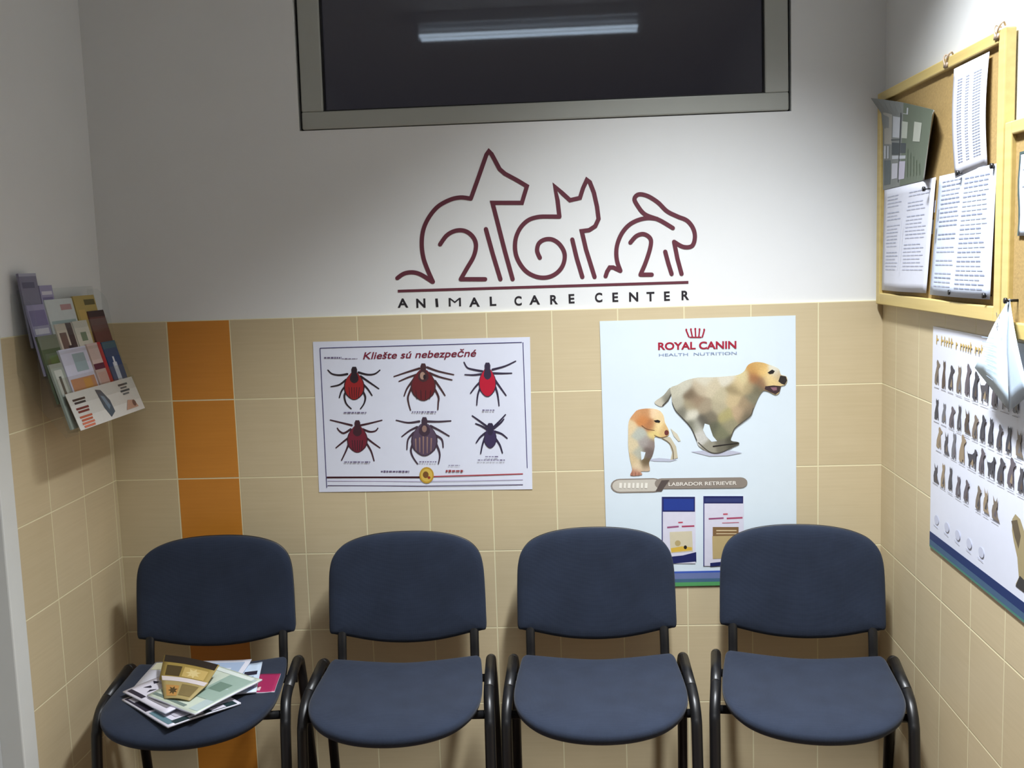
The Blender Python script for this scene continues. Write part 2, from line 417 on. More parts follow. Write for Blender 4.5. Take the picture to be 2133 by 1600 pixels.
def text_mesh(txt, mats, O, U, Vv, width=None, height=.02, shear=0, bold=0, spacing=1.0, name='lettering', parent=None):
    """text laid on a plane: O = left end of the baseline, U right, Vv up (unit vectors)"""
    c = bpy.data.curves.new('t', 'FONT'); c.body = txt; c.size = 1; c.shear = shear; c.offset = bold; c.space_character = spacing
    t = bpy.data.objects.new('t', c); col.objects.link(t)
    bpy.context.view_layer.update()
    me = bpy.data.meshes.new_from_object(t.evaluated_get(bpy.context.evaluated_depsgraph_get()))
    bpy.data.objects.remove(t); bpy.data.curves.remove(c)
    xs = [v.co.x for v in me.vertices]; x0, x1 = min(xs), max(xs)
    cap = .73
    sy = height/cap; sx = (width/(x1-x0)) if width else sy
    for v in me.vertices:
        p = O + U*((v.co.x-x0)*sx) + Vv*(v.co.y*sy); v.co = p
    me.name = name
    me.materials.clear(); me.materials.append(mats)
    o = bpy.data.objects.new(name, me); col.objects.link(o)
    if parent: o.parent = parent
    return o
def textB(txt, m, px0, py0, px1, py1, h, lift, name='lettering', parent=None, **k):
    """text whose baseline runs from photo point 0 to 1 on the back wall"""
    a = onB(px0, py0); b = onB(px1, py1)
    A = Vector((a[0], -lift, a[1])); Bv = Vector((b[0], -lift, b[1])); U = (Bv-A)
    w = U.length; U.normalize(); V = Vector((-U.z, 0, U.x))
    return text_mesh(txt, m, A, U, V, w, h, name=name, parent=parent, **k)
def sheet(name, m, corners, P, bulge=lambda s, t: 0, lift0=.0015, n=14, th=.0004, parent=None):
    """a sheet of paper from four photo corners (TL,TR,BR,BL) on the plane printer P"""
    V = []; F = []
    for j in range(n+1):
        for i in range(n+1):
            s, t = i/n, j/n
            x = (1-t)*((1-s)*corners[0][0]+s*corners[1][0])+t*((1-s)*corners[3][0]+s*corners[2][0])
            y = (1-t)*((1-s)*corners[0][1]+s*corners[1][1])+t*((1-s)*corners[3][1]+s*corners[2][1])
            V.append(P(x, y, lift0+bulge(s, t)))
    for j in range(n):
        for i in range(n):
            a = j*(n+1)+i; F.append([a, a+n+1, a+n+2, a+1])
    o = mk(name, V, F, m, parent)
    md = o.modifiers.new('thick', 'SOLIDIFY'); md.thickness = th; md.offset = 0
    return o

# ------------------------------------------------------------------ painted wall sign
sign = empty('wall_sign', (1.37, 0, 1.55)); tag(sign, 'maroon line-drawn dog, cat and rabbit sign painted above the beige tiling', 'sign')
def par(o, root):
    o.parent = root; o.matrix_parent_inverse = Matrix.Translation(root.location).inverted(); return o
S7 = lambda L: [(800+x*.3188, 290+y*.3188) for x, y in L]
def outline(name, strokes, w=8.9):
    p = Print(pB(-.0048))
    for st in strokes:
        pts, sm = st[0], st[1]
        p.stroke(S7(pts), w, MAROON, sub=6 if sm else 0)
    return par(p.build(name), sign)
outline('dog_drawing', [
    ([(85, 908), (130, 878), (185, 870), (240, 885), (315, 932)], 1),
    ([(318, 932), (282, 850), (255, 770), (245, 680), (256, 590), (292, 510), (350, 440), (430, 395), (500, 380), (566, 388)], 1),
    ([(566, 388), (612, 260), (668, 100), (684, 78), (702, 96), (755, 195), (790, 225), (870, 268), (933, 306), (900, 415), (708, 415), (735, 520), (790, 735), (840, 915)], 0),
    ([(365, 687), (410, 627), (470, 597), (530, 600), (578, 635), (600, 690), (585, 765), (540, 845), (500, 915)], 1),
    ([(500, 915), (660, 915)], 0), ([(665, 587), (710, 750), (760, 915)], 0)])
outline('cat_drawing', [
    ([(1018, 775), (1000, 728), (1012, 680), (1052, 655), (1102, 656), (1150, 690), (1180, 750), (1170, 820), (1130, 873), (1070, 902), (1000, 900), (930, 865), (880, 800), (857, 730), (860, 650), (890, 580), (940, 530), (1005, 508), (1080, 505), (1146, 506)], 1),
    ([(1146, 506), (1134, 400), (1116, 308), (1165, 352), (1215, 398), (1280, 383), (1300, 320), (1325, 265), (1345, 280), (1372, 350), (1392, 440), (1402, 520), (1380, 568), (1340, 594), (1292, 600), (1320, 720), (1376, 900)], 0),
    ([(1230, 655), (1260, 780), (1296, 900)], 0)])
outline('rabbit_drawing', [
    ([(1448, 895), (1458, 865), (1475, 838), (1498, 838), (1545, 860)], 0),
    ([(1545, 860), (1522, 790), (1520, 710), (1545, 632), (1590, 570), (1650, 532), (1720, 515), (1785, 520)], 1),
    ([(1888, 580), (1800, 528), (1705, 490), (1655, 430), (1637, 388), (1665, 360), (1722, 370), (1790, 412), (1850, 470), (1920, 505), (1982, 532), (2022, 585), (2032, 645), (2012, 698), (1955, 703), (1896, 670)], 1),
    ([(1896, 670), (1918, 780), (1945, 880)], 0),
    ([(1610, 675), (1650, 632), (1698, 620), (1740, 648), (1742, 700), (1712, 800), (1676, 885)], 1),
    ([(1676, 885), (1750, 885)], 0), ([(1838, 735), (1858, 810), (1880, 880)], 0)])
p = Print(pB(-.0048)); p.stroke(S7([(88, 993), (1990, 935)]), 5.6, MAROON, roundcap=False); par(p.build('ground_line'), sign)
# lettering: each capital placed where it stands
caps = [('A', 122, 1072), ('N', 240, 1073), ('I', 346, 1070), ('M', 462, 1066), ('A', 590, 1066), ('L', 712, 1060), ('C', 876, 1058), ('A', 984, 1052),
        ('R', 1111, 1050), ('E', 1226, 1044), ('C', 1403, 1036), ('E', 1512, 1034), ('N', 1632, 1032), ('T', 1742, 1030), ('E', 1850, 1027), ('R', 1970, 1022)]
wd = {'A': 70, 'N': 60, 'I': 17, 'M': 80, 'L': 42, 'C': 48, 'R': 50, 'E': 38, 'T': 52}
vs = []; fs = []
for ch, cx, cy in caps:
    w = wd[ch]; a = S7([(cx-w/2, cy+28)])[0]; b = S7([(cx+w/2, cy+26.5)])[0]
    t = textB(ch, BLACKINK, a[0], a[1], b[0], b[1], .0280, -.0052, bold=.03 if ch not in 'IM' else .0)
    b0 = len(vs); vs += [v.co.copy() for v in t.data.vertices]; fs += [[b0+i for i in q.vertices] for q in t.data.polygons]
    bpy.data.objects.remove(t)
par(mk('lettering', vs, fs, BLACKINK), sign)['label'] = 'black spaced capital letters'

# ------------------------------------------------------------------ tick poster
TC = [(652, 712), (1104, 702), (1109, 1019), (665, 1025)]
tp = empty('tick_poster', (1.0, 0, 1.0)); tag(tp, 'landscape poster with six ticks taped above the second chair', 'poster')
wave = lambda s, t: .0008*sin(7*s)*t
par(sheet('paper_sheet', WPAPER, TC, pB(0), wave), tp)
PT = pB(.0028)
red = ink(150, 34, 36); dred = ink(104, 34, 40); brown = ink(92, 50, 48); dk = ink(40, 30, 38); gry = ink(110, 96, 112); navy = ink(60, 56, 110); crim = ink(186, 24, 52); tanc = ink(150, 120, 110)
S2 = lambda L: [(630+x*.23441, 690+y*.2344) for x, y in L]
p = Print(PT)
for a, b in (((158, 150), (1950, 98)), ((1960, 98), (1998, 1215)), ((158, 150), (218, 1390))): p.stroke(S2([a, b]), 1.5, navy, roundcap=False)
p.stroke(S2([(218, 1298), (1060, 1296)]), 3.6, ink(60, 20, 30), roundcap=False)
p.stroke(S2([(1150, 1290), (1960, 1266)]), 2.2, ink(170, 60, 70), roundcap=False)
p.stroke(S2([(225, 1330), (1060, 1334), (1960, 1318)]), 1.2, ink(170, 160, 190), roundcap=False)
p.stroke(S2([(225, 1370), (1060, 1374), (1960, 1362)]), 1.6, ink(90, 80, 110), roundcap=False)
par(p.build('printed_border'), tp)
p = Print(PT); c = S2([(1105, 1278)])[0]
p.k = 12
p.ell(c[0], c[1], 15, 17, ink(190, 150, 50)); p.ell(c[0], c[1], 12, 13.5, ink(214, 182, 84)); p.ell(c[0]-2, c[1]-1, 6, 7, ink(120, 80, 40)); p.ell(c[0]+5, c[1]+5, 3, 3, ink(150, 60, 40))
par(p.build('printed_emblem'), tp)
par(textB('Kliešte sú nebezpečné', ink(118, 26, 50), *S2([(540, 248)])[0], *S2([(1548, 222)])[0], .0225, .0031, shear=.25, bold=.012, name='poster_title'), tp)
p = Print(PT)
for k, (x0, x1, y, h) in enumerate([(195, 350, 236, 5), (355, 490, 244, 2), (700, 950, 1245, 4.5), (1275, 1435, 1240, 4.5), (1300, 1400, 1190, 1.6), (370, 570, 722, 3), (975, 1190, 716, 3), (1600, 1710, 700, 3), (375, 605, 1160, 3), (1040, 1200, 1158, 3), (1625, 1740, 1112, 2.4), (1560, 1800, 1142, 2.6)]):
    cl = ink(150, 60, 60) if k == 3 else ink(110, 100, 130)
    x = x0
    while x < x1:
        w = random.uniform(12, 34); a = S2([(x, y), (min(x+w, x1), y-.5)])
        p.stroke(a, h*random.uniform(.6, 1), cl, roundcap=False); x += w+7
par(p.build('small_print'), tp)
def tick(cx, top, bot, bw, body, legc, legs, marks=0):
    p = Print(PT)
    for L in legs: p.stroke(S2(L), 4.6, legc, 2.5, sub=4)
    H = bot-top
    def bp(yy, xx): return (cx+xx, top+yy*H)
    prof = [(.18, .30), (.26, .52), (.34, .72), (.43, .88), (.52, .97), (.62, 1), (.73, .96), (.84, .80), (.93, .52), (.98, .28), (1, .1)]
    pts = [bp(y, x*bw) for y, x in prof] + [bp(y, -x*bw) for y, x in reversed(prof)]
    p.poly(S2(pts), legc); p.poly(S2([(cx+(x-cx)*.90, y-(y-top)*.02) for x, y in pts]), body)
    p.poly(S2([bp(0, -16), bp(0, 16), bp(.08, 26), bp(.2, 24), bp(.3, bw*.40), bp(.40, bw*.42), bp(.47, bw*.25), bp(.50, 0), bp(.47, -bw*.25), bp(.40, -bw*.42), bp(.3, -bw*.40), bp(.2, -24), bp(.08, -26)]), legc)
    if marks == 1:
        for dx in (-.5, -.25, 0, .25, .5): p.stroke(S2([bp(.62, dx*bw), bp(.93, dx*bw*.8)]), 1.3, dk)
    if marks == 2:
        for dx in (-.66, -.36, -.08, .22, .52): p.stroke(S2([bp(.5+abs(dx)*.1, dx*bw), bp(.95-abs(dx)*.15, dx*bw*.95)]), 3.0, tanc, 1.6)
        p.ell(*S2([bp(.3, 0)])[0], 5, 7, tanc)
    if marks == 3:
        p.ell(*S2([bp(.33, -6)])[0], 5.5, 8, ink(170, 140, 124)); p.ell(*S2([bp(.36, 12)])[0], 3, 5, dk)
        for dx in (-.6, -.2, .2, .6): p.stroke(S2([bp(.72, dx*bw), bp(.95, dx*bw*.85)]), 1.2, dk)
    par(p.build('tick_print'), tp)
tick(462, 315, 610, 92, red, dk, [
    [(400, 380), (330, 390), (265, 378), (228, 345)], [(500, 365), (580, 385), (645, 378), (690, 345)], [(390, 430), (330, 475), (255, 492)], [(520, 400), (600, 455), (680, 510)],
    [(390, 480), (350, 530), (330, 590)], [(530, 460), (580, 510), (620, 570)], [(400, 520), (375, 570), (390, 640), (435, 688)], [(530, 520), (560, 580), (550, 640), (518, 688)]], 1)
tick(1075, 285, 618, 112, dred, ink(70, 44, 48), [
    [(1040, 330), (940, 360), (815, 402)], [(1110, 320), (1210, 355), (1345, 385)], [(1030, 380), (940, 410), (860, 445)], [(1130, 370), (1220, 405), (1330, 432)],
    [(980, 440), (930, 510), (905, 575)], [(1180, 440), (1230, 510), (1268, 570)], [(970, 500), (940, 580), (945, 640), (962, 700)], [(1170, 500), (1210, 580), (1208, 640), (1205, 695)]], 3)
tick(1645, 278, 582, 78, crim, ink(52, 44, 66), [
    [(1600, 355), (1520, 340), (1465, 322), (1437, 275)], [(1690, 340), (1800, 310), (1895, 265)], [(1590, 380), (1520, 388), (1445, 385)], [(1690, 372), (1780, 374), (1860, 372)],
    [(1600, 430), (1540, 490), (1495, 550)], [(1710, 430), (1760, 500), (1810, 570)], [(1590, 480), (1560, 560), (1550, 655)], [(1710, 480), (1735, 560), (1748, 660)]])
tick(490, 790, 1078, 92, ink(112, 32, 50), ink(64, 34, 44), [
    [(440, 835), (360, 815), (250, 788)], [(520, 835), (610, 815), (708, 790)], [(430, 870), (370, 905), (330, 885), (312, 860)], [(540, 870), (600, 892), (650, 885), (672, 860)],
    [(430, 930), (360, 985), (300, 1035)], [(550, 930), (620, 985), (690, 1035)], [(420, 980), (390, 1060), (350, 1145)], [(560, 980), (610, 1060), (638, 1150)]], 1)
tick(1085, 762, 1108, 118, ink(88, 72, 92), ink(66, 50, 64), [
    [(1040, 800), (940, 812), (835, 790)], [(1110, 800), (1210, 802), (1320, 795)], [(1020, 850), (950, 885), (885, 935)], [(1140, 840), (1220, 880), (1305, 930)],
    [(990, 900), (940, 960), (930, 1050)], [(1180, 920), (1240, 960), (1252, 1030)], [(980, 1000), (965, 1060), (985, 1120), (1025, 1178)], [(1190, 1000), (1215, 1060), (1222, 1110), (1210, 1175)]], 2)
tick(1670, 815, 1038, 56, ink(60, 50, 84), ink(48, 42, 66), [
    [(1640, 845), (1580, 800), (1510, 750)], [(1700, 850), (1750, 800), (1805, 740)], [(1640, 870), (1590, 840), (1540, 820)], [(1700, 862), (1760, 815), (1790, 780)],
    [(1630, 900), (1580, 940), (1545, 990)], [(1710, 890), (1770, 910), (1820, 950)], [(1620, 950), (1600, 1010), (1585, 1085)], [(1715, 950), (1755, 1010), (1778, 1080)]])

# ------------------------------------------------------------------ dog food poster
pc = [(1249, 669), (1657, 657), (1659, 1205), (1266, 1224)]
rx0, rz0 = 1.548, .628
rp = empty('dog_poster', (1.84, 0, 1.0)); tag(rp, 'tall pale blue poster with running dog behind the two right chairs', 'poster')
bul = lambda s, t: .0006*(1+sin(5*s+2*t))+.0006*sin(9*t)**2
par(sheet('paper_sheet', CPAPER, pc, pB(0), bul, n=18), rp)
PD = pB(.0040)
S3 = lambda L: [(1230+x*.23747, 640+y*.2375) for x, y in L]
S4 = lambda L: [(1230+x*.21097, 960+y*.2110) for x, y in L]
crimson = ink(160, 26, 52); bl = ink(120, 136, 170)
par(textB('ROYAL CANIN', crimson, *S3([(592, 372)])[0], *S3([(1278, 358)])[0], .0225, .0042, bold=.03, name='brand_lettering'), rp)
par(textB('HEALTH  NUTRITION', bl, *S3([(600, 430)])[0], *S3([(1280, 412)])[0], .0085, .0042, name='small_lettering'), rp)
p = Print(PD)
for i, x in enumerate([850, 885, 918, 950, 985]):
    dx = (x-918)*.16
    p.stroke(S3([(x-dx*.8+3, 258), (x+dx, 195+abs(x-918)*.12)]), 3.0, crimson)
    p.ell(*S3([(x+dx, 190+abs(x-918)*.1)])[0], 2.0, 2.4, crimson)
p.stroke(S3([(872, 262), (968, 262)]), 2.4, crimson)
par(p.build('crown_emblem'), rp)
# photographic pictures: an outline filled with softly blended colour
def fur_mat():
    m, t, b = nt('printed_picture'); N = t.nodes; L = t.links
    vc = N.new('ShaderNodeVertexColor'); vc.layer_name = 'Col'
    tc = N.new('ShaderNodeTexCoord'); nz = N.new('ShaderNodeTexNoise'); nz.inputs['Scale'].default_value = 260; nz.inputs['Detail'].default_value = 3
    L.new(tc.outputs['Object'], nz.inputs['Vector'])
    mr = N.new('ShaderNodeMapRange'); mr.inputs[3].default_value = .82; mr.inputs[4].default_value = 1.16; L.new(nz.outputs['Fac'], mr.inputs[0])
    vm = N.new('ShaderNodeVectorMath'); vm.operation = 'SCALE'; L.new(vc.outputs['Color'], vm.inputs[0]); L.new(mr.outputs[0], vm.inputs['Scale'])
    L.new(vm.outputs[0], b.inputs['Base Color']); b.inputs['Roughness'].default_value = .5
    return m
PICT = fur_mat()
def inside(x, y, P):
    c = False; n = len(P); j = n-1
    for i in range(n):
        if (P[i][1] > y) != (P[j][1] > y) and x < (P[j][0]-P[i][0])*(y-P[i][1])/(P[j][1]-P[i][1])+P[i][0]: c = not c
        j = i
    return c
def picture(name, out, samples, sig, step, lift, parent):
    """out: outline in zoomed poster units; samples: (x,y,(r,g,b))"""
    P = [(q.x, q.y) for q in catmull([(x, y, 0) for x, y in out], 3, True)]
    f = pB(.0040); V = []; F = []; C = []; g = {}
    def colr(x, y):
        W = 0; c = [0, 0, 0]
        for sx, sy, sc in samples:
            w = math.exp(-((x-sx)**2+(y-sy)**2)/(2*sig*sig))+1e-9; W += w
            for k in range(3): c[k] += w*sc[k]
        q = srgb(*[v/W for v in c]); return q
    def vert(x, y, ix=None):
        q = S3([(x, y)])[0]; V.append(f(q[0], q[1], lift)); C.append(colr(x, y)); return len(V)-1
    x0 = min(p[0] for p in P); x1 = max(p[0] for p in P); y0 = min(p[1] for p in P); y1 = max(p[1] for p in P)
    nx = int((x1-x0)/step)+1; ny = int((y1-y0)/step)+1
    ins = {(i, j): inside(x0+i*step, y0+j*step, P) for i in range(nx+1) for j in range(ny+1)}
    def gv(i, j):
        if (i, j) not in g: g[i, j] = vert(x0+i*step, y0+j*step)
        return g[i, j]
    for i in range(nx):
        for j in range(ny):
            if ins[i, j] and ins[i+1, j] and ins[i, j+1] and ins[i+1, j+1]: F.append([gv(i, j), gv(i+1, j), gv(i+1, j+1), gv(i, j+1)])
    # rim ribbon from the outline inwards, so that the edge stays smooth
    n = len(P); b = len(V)
    for i in range(n):
        a = Vector(P[i-1]); c = Vector(P[(i+1) % n]); t = (c-a).normalized(); nn = Vector((-t.y, t.x))
        p0 = Vector(P[i])
        if not inside(p0.x+nn.x*3, p0.y+nn.y*3, P): nn = -nn
        vert(*p0); q = p0+nn*step*1.5; vert(*q); V[-1] = V[-1]+Vector((0, .00002, 0))
    for i in range(n): k = (i+1) % n; F.append([b+2*i, b+2*k, b+2*k+1, b+2*i+1])
    o = mk(name, V, F, PICT, parent)
    ca = o.data.color_attributes.new('Col', 'FLOAT_COLOR', 'POINT')
    for i, c in enumerate(C): ca.data[i].color = c
    return o
# adult dog
cream = ink(204, 192, 158); cream2 = ink(178, 164, 132); shade = ink(140, 132, 108); gold = ink(190, 148, 90); pale = ink(222, 214, 192); dkf = ink(74, 70, 62); blk = ink(30, 26, 26)
p = Print(PD)
p.poly(S3([(880, 1265), (1040, 1250), (1250, 1258), (1330, 1275), (1200, 1300), (1040, 1305)]), ink(186, 188, 204))
rd = p.build('ground_shade_print'); par(rd, rp)
A_OUT = [(700, 705), (760, 680), (830, 642), (940, 615), (1080, 612), (1210, 602), (1290, 592), (1345, 560), (1380, 505), (1440, 480), (1505, 484), (1550, 498), (1610, 518), (1652, 545), (1668, 590), (1712, 604), (1724, 640), (1702, 680), (1665, 692), (1655, 742), (1620, 766), (1560, 738), (1512, 732), (1470, 790), (1432, 880), (1400, 948), (1330, 1005), (1262, 1060), (1238, 1120), (1232, 1168), (1292, 1180), (1300, 1200), (1240, 1228), (1170, 1264), (1100, 1282), (1030, 1268), (950, 1218), (928, 1165), (880, 1052), (800, 962), (745, 902), (715, 830), (708, 765)]
A_SMP = [(1000, 640, (208, 202, 182)), (1200, 625, (214, 208, 190)), (820, 690, (198, 194, 176)), (740, 730, (190, 186, 166)), (1290, 680, (208, 188, 144)), (1345, 620, (212, 198, 152)), (1255, 720, (150, 134, 100)), (1240, 800, (196, 176, 136)),
    (1430, 800, (124, 120, 98)), (1400, 900, (126, 112, 92)), (1360, 960, (104, 96, 78)), (1000, 880, (160, 146, 122)), (1150, 780, (188, 178, 148)), (950, 720, (190, 176, 150)), (1060, 700, (200, 188, 160)), (870, 860, (160, 148, 120)), (885, 765, (116, 100, 80)), (920, 820, (150, 130, 106)),
    (760, 850, (176, 172, 154)), (800, 920, (120, 118, 104)), (880, 940, (212, 208, 190)), (930, 1040, (196, 194, 180)), (960, 1130, (200, 198, 190)), (890, 1040, (104, 104, 88)), (1050, 1240, (150, 146, 130)), (1140, 1090, (118, 118, 92)), (1070, 1060, (96, 96, 78)), (1210, 1030, (146, 140, 112)), (1180, 960, (170, 160, 110)),
    (1240, 1205, (76, 74, 62)), (1150, 1225, (110, 106, 92)), (1310, 930, (184, 160, 128)), (1360, 860, (160, 140, 110)), (1450, 720, (112, 106, 84)), (1390, 700, (176, 158, 120)), (1440, 550, (196, 150, 86)), (1425, 620, (156, 106, 70)), (1480, 510, (206, 168, 104)), (1510, 560, (226, 190, 120)), (1560, 630, (230, 204, 146)), (1495, 660, (140, 106, 78)),
    (1610, 545, (222, 218, 200)), (1650, 600, (196, 176, 140)), (1600, 660, (220, 194, 136)), (1050, 960, (120, 112, 94)), (1120, 880, (176, 166, 138)), (985, 1000, (90, 86, 76))]
T_OUT = [(640, 862), (692, 800), (708, 745), (695, 705), (640, 770), (560, 830), (600, 866)]
def sub(o): return par(o, rp)
sub(picture('dog_tail_print', T_OUT, [(600, 840, (196, 190, 172)), (670, 770, (170, 166, 150)), (690, 800, (90, 88, 78))], 30, 7, .0006, None))
sub(picture('dog_body_print', A_OUT, A_SMP, 30, 8, .0009, None))
p = Print(PD); p.k = 26
p.poly(S3([(1000, 1018), (1040, 1030), (1052, 1070), (1072, 1128), (1108, 1172), (1060, 1178), (1012, 1130), (985, 1075)]), CPAPER)
p.poly(S3([(1550, 572), (1590, 545), (1614, 558), (1600, 580), (1570, 586)]), blk)
p.poly(S3([(1662, 597), (1710, 605), (1722, 640), (1700, 678), (1672, 668), (1645, 648)]), ink(44, 38, 36))
p.poly(S3([(1530, 692), (1600, 684), (1668, 690), (1655, 738), (1620, 763), (1560, 735), (1525, 716)]), ink(60, 42, 46))
p.poly(S3([(1575, 702), (1630, 700), (1632, 726), (1600, 730)]), ink(136, 96, 108))
p.stroke(S3([(1075, 1218), (1170, 1205), (1290, 1190)]), 2.6, blk, 1.4, sub=3)
p.stroke(S3([(945, 1185), (1040, 1264), (1130, 1274), (1240, 1225)]), 1.8, dkf, 1.2, sub=4)
p.stroke(S3([(632, 860), (680, 812), (704, 764)]), 2.0, dkf)
p.stroke(S3([(714, 832), (745, 903), (800, 963), (880, 1052), (930, 1165)]), 1.0, dkf, 1.6, sub=3)
p.stroke(S3([(1425, 885), (1400, 950), (1330, 1005), (1262, 1060), (1236, 1120)]), 1.2, dkf, 1.4, sub=3)
par(p.build('dog_face_print'), rp)

# puppy
p = Print(PD); p.k = 3
p.poly(S3([(480, 1335), (600, 1320), (760, 1335), (700, 1352), (560, 1350)]), ink(184, 188, 204))
p.poly(S3([(640, 1120), (700, 1140), (750, 1220), (765, 1320), (700, 1340), (715, 1270), (690, 1190), (620, 1150)]), ink(196, 186, 160))
p.stroke(S3([(630, 1150), (690, 1190), (722, 1260), (725, 1330)]), 2.2, ink(120, 108, 88), sub=3)
p.poly(S3([(700, 1060), (760, 1110), (790, 1170), (770, 1175), (730, 1130)]), ink(206, 198, 176))
par(p.build('puppy_tail_print'), rp)
P_OUT = [(335, 1000), (378, 932), (420, 897), (520, 886), (600, 902), (640, 950), (652, 1010), (685, 1078), (682, 1122), (620, 1140), (562, 1134), (562, 1220), (542, 1300), (512, 1360), (520, 1430), (462, 1436), (440, 1442), (450, 1468), (350, 1474), (365, 1420), (345, 1330), (330, 1220), (330, 1100)]
P_SMP = [(450, 985, (200, 132, 78)), (400, 940, (206, 152, 104)), (530, 1035, (176, 118, 76)), (480, 920, (196, 142, 96)), (560, 915, (238, 208, 168)), (605, 960, (230, 204, 156)), (585, 1045, (238, 214, 156)), (645, 1080, (212, 176, 120)), (560, 1115, (222, 200, 130)),
    (350, 1050, (220, 198, 158)), (430, 1110, (180, 184, 172)), (480, 1180, (164, 156, 150)), (360, 1210, (212, 196, 160)), (370, 1340, (208, 186, 146)), (420, 1400, (220, 200, 166)), (505, 1270, (110, 96, 90)), (485, 1370, (104, 88, 64)), (540, 1200, (140, 126, 120)), (400, 1460, (176, 122, 100)), (500, 1420, (200, 176, 150)), (430, 1280, (176, 176, 160))]
par(picture('puppy_body_print', P_OUT, P_SMP, 26, 6, .0009, None), rp)
p = Print(PD); p.k = 26
p.poly(S3([(440, 1262), (482, 1270), (466, 1325), (446, 1340)]), CPAPER)
p.poly(S3([(553, 992), (590, 985), (612, 996), (604, 1012), (570, 1008)]), blk)
p.ell(*S3([(666, 1098)])[0], 4.5, 5.5, ink(104, 50, 48))
p.stroke(S3([(450, 1036), (490, 1064), (560, 1078)]), 1.8, ink(130, 92, 64), 1, sub=3)
p.stroke(S3([(560, 1120), (615, 1140), (672, 1128)]), 1.2, ink(130, 100, 70), sub=3)
for x in (365, 395, 425): p.stroke(S3([(x, 1445), (x, 1472)]), 1.0, ink(130, 90, 76))
par(p.build('puppy_face_print'), rp)

# banner
taupe = ink(138, 128, 118); tlight = ink(196, 190, 178)
p = Print(PD)
def pill(x0, x1, yc0, yc1, h, m):
    n = 8; pts = []
    for i in range(n+1): a = pi/2+pi*i/n; pts.append((x0+h*cos(a)*1.3, yc0-h*sin(a)))
    for i in range(n+1): a = -pi/2+pi*i/n; pts.append((x1+h*cos(a)*1.3, yc1-h*sin(a)))
    p.poly(S4(pts), m)
pill(290, 620, 245, 238, 70, taupe); pill(290, 620, 245, 238, 58, tlight)
pill(700, 1480, 222, 212, 52, taupe)
p.poly(S4([(640, 300), (700, 190), (780, 185), (700, 300)]), ink(84, 74, 70))
par(p.build('banner_print'), rp)
par(textB('LABRADOR RETRIEVER', ink(236, 230, 220), *S4([(770, 245)])[0], *S4([(1440, 232)])[0], .0115, .0050, bold=.01, name='banner_lettering'), rp)
p = Print(pB(.0048))
for i in range(7): p.stroke(S4([(295+i*42, 268), (298+i*42, 215)]), 4 if i % 2 else 5.5, ink(232, 228, 216), roundcap=False)
par(p.build('banner_lettering'), rp)['label'] = 'blurred pale letters on the oval'
# two food bags
blue = ink(34, 58, 140); dblue = ink(28, 36, 92); bagw = ink(214, 212, 226); bgold = ink(196, 170, 110)
def bag(name, x0, x1, y0, yh, y1, yb, second):
    p = Print(PD); p.k = 2
    p.rect(*S4([(x0-8, y0)])[0], *S4([(x1+6, yb)])[0], bagw)
    p.rect(*S4([(x0-8, y0)])[0], *S4([(x0+3, yb)])[0], ink(70, 70, 120))
    p.rect(*S4([(x0, y0)])[0], *S4([(x1, yh)])[0], dblue); p.rect(*S4([(x0+10, y0+20)])[0], *S4([(x1-12, yh-14)])[0], blue if not second else ink(48, 58, 110))
    p.poly(S4([(x0+60, y1+20), (x0+200, y1+5), (x1+12, y1-28), (x1+14, yb-20), (x0+60, yb+5)]), dblue)
    cx = (x0+x1)/2+20
    p.stroke(S4([(x0+45, 655 if not second else 570), (cx-20, 645 if not second else 562)]), 3.4, ink(150, 80, 120), roundcap=False)
    p.stroke(S4([(cx+10, 645 if not second else 566), (x1-6, 640 if not second else 558)]), 3.4, ink(170, 70, 100), roundcap=False)
    p.stroke(S4([(cx-25, 606 if not second else 524), (cx+20, 604 if not second else 522)]), 3.0, ink(190, 80, 100), roundcap=False)
    if not second:
        p.poly(S4([(780, 700), (1000, 690), (1010, 890), (790, 905)]), ink(208, 198, 170))
        p.poly(S4([(790, 860), (900, 840), (1000, 850), (1000, 880), (800, 900)]), ink(214, 176, 70))
        p.ell(*S4([(935, 850)])[0], 3.4, 4, blk); p.ell(*S4([(860, 810)])[0], 6, 6, ink(180, 160, 110))
    else:
        p.rect(*S4([(1205, 650)])[0], *S4([(1460, 740)])[0], ink(128, 98, 64)); p.rect(*S4([(1240, 680)])[0], *S4([(1440, 690)])[0], ink(220, 200, 160)); p.rect(*S4([(1240, 712)])[0], *S4([(1440, 720)])[0], ink(220, 200, 160))
        p.poly(S4([(1200, 740), (1480, 735), (1480, 950), (1205, 965)]), ink(186, 164, 116)); p.stroke(S4([(1300, 610), (1460, 605)]), 1.6, ink(190, 110, 130))
    par(p.build(name), rp)
bag('food_bag_print', 710, 1030, 352, 500, 925, 1010, False); bag('food_bag_print', 1120, 1505, 345, 418, 985, 1035, True)
p = Print(PD)
def band(ya, yb, m):      # a full-width band near the foot, ya,yb in metres
    p.k += 1; L = .00005*p.k; b = len(p.v)
    xa, xb = onB(1266, 1224)[0], onB(1657, 1205)[0]
    p.v += [Vector((xa, -.0040-L, ya)), Vector((xb, -.0040-L, ya+.004)), Vector((xb, -.0040-L, yb+.004)), Vector((xa, -.0040-L, yb))]; p.fc.append([b, b+1, b+2, b+3]); p.mi.append(p._m(m))
z1 = onB(1450, 1190)[1]; z2 = onB(1450, 1206)[1]; z3 = onB(1450, 1213)[1]; z4 = onB(1450, 1221)[1]
band(z1, z1-.006, ink(60, 90, 180)); band(z1-.006, z2, ink(106, 120, 166)); band(z2, z3, ink(70, 104, 130)); band(z3, z4, ink(84, 156, 96))
par(p.build('foot_stripes'), rp)

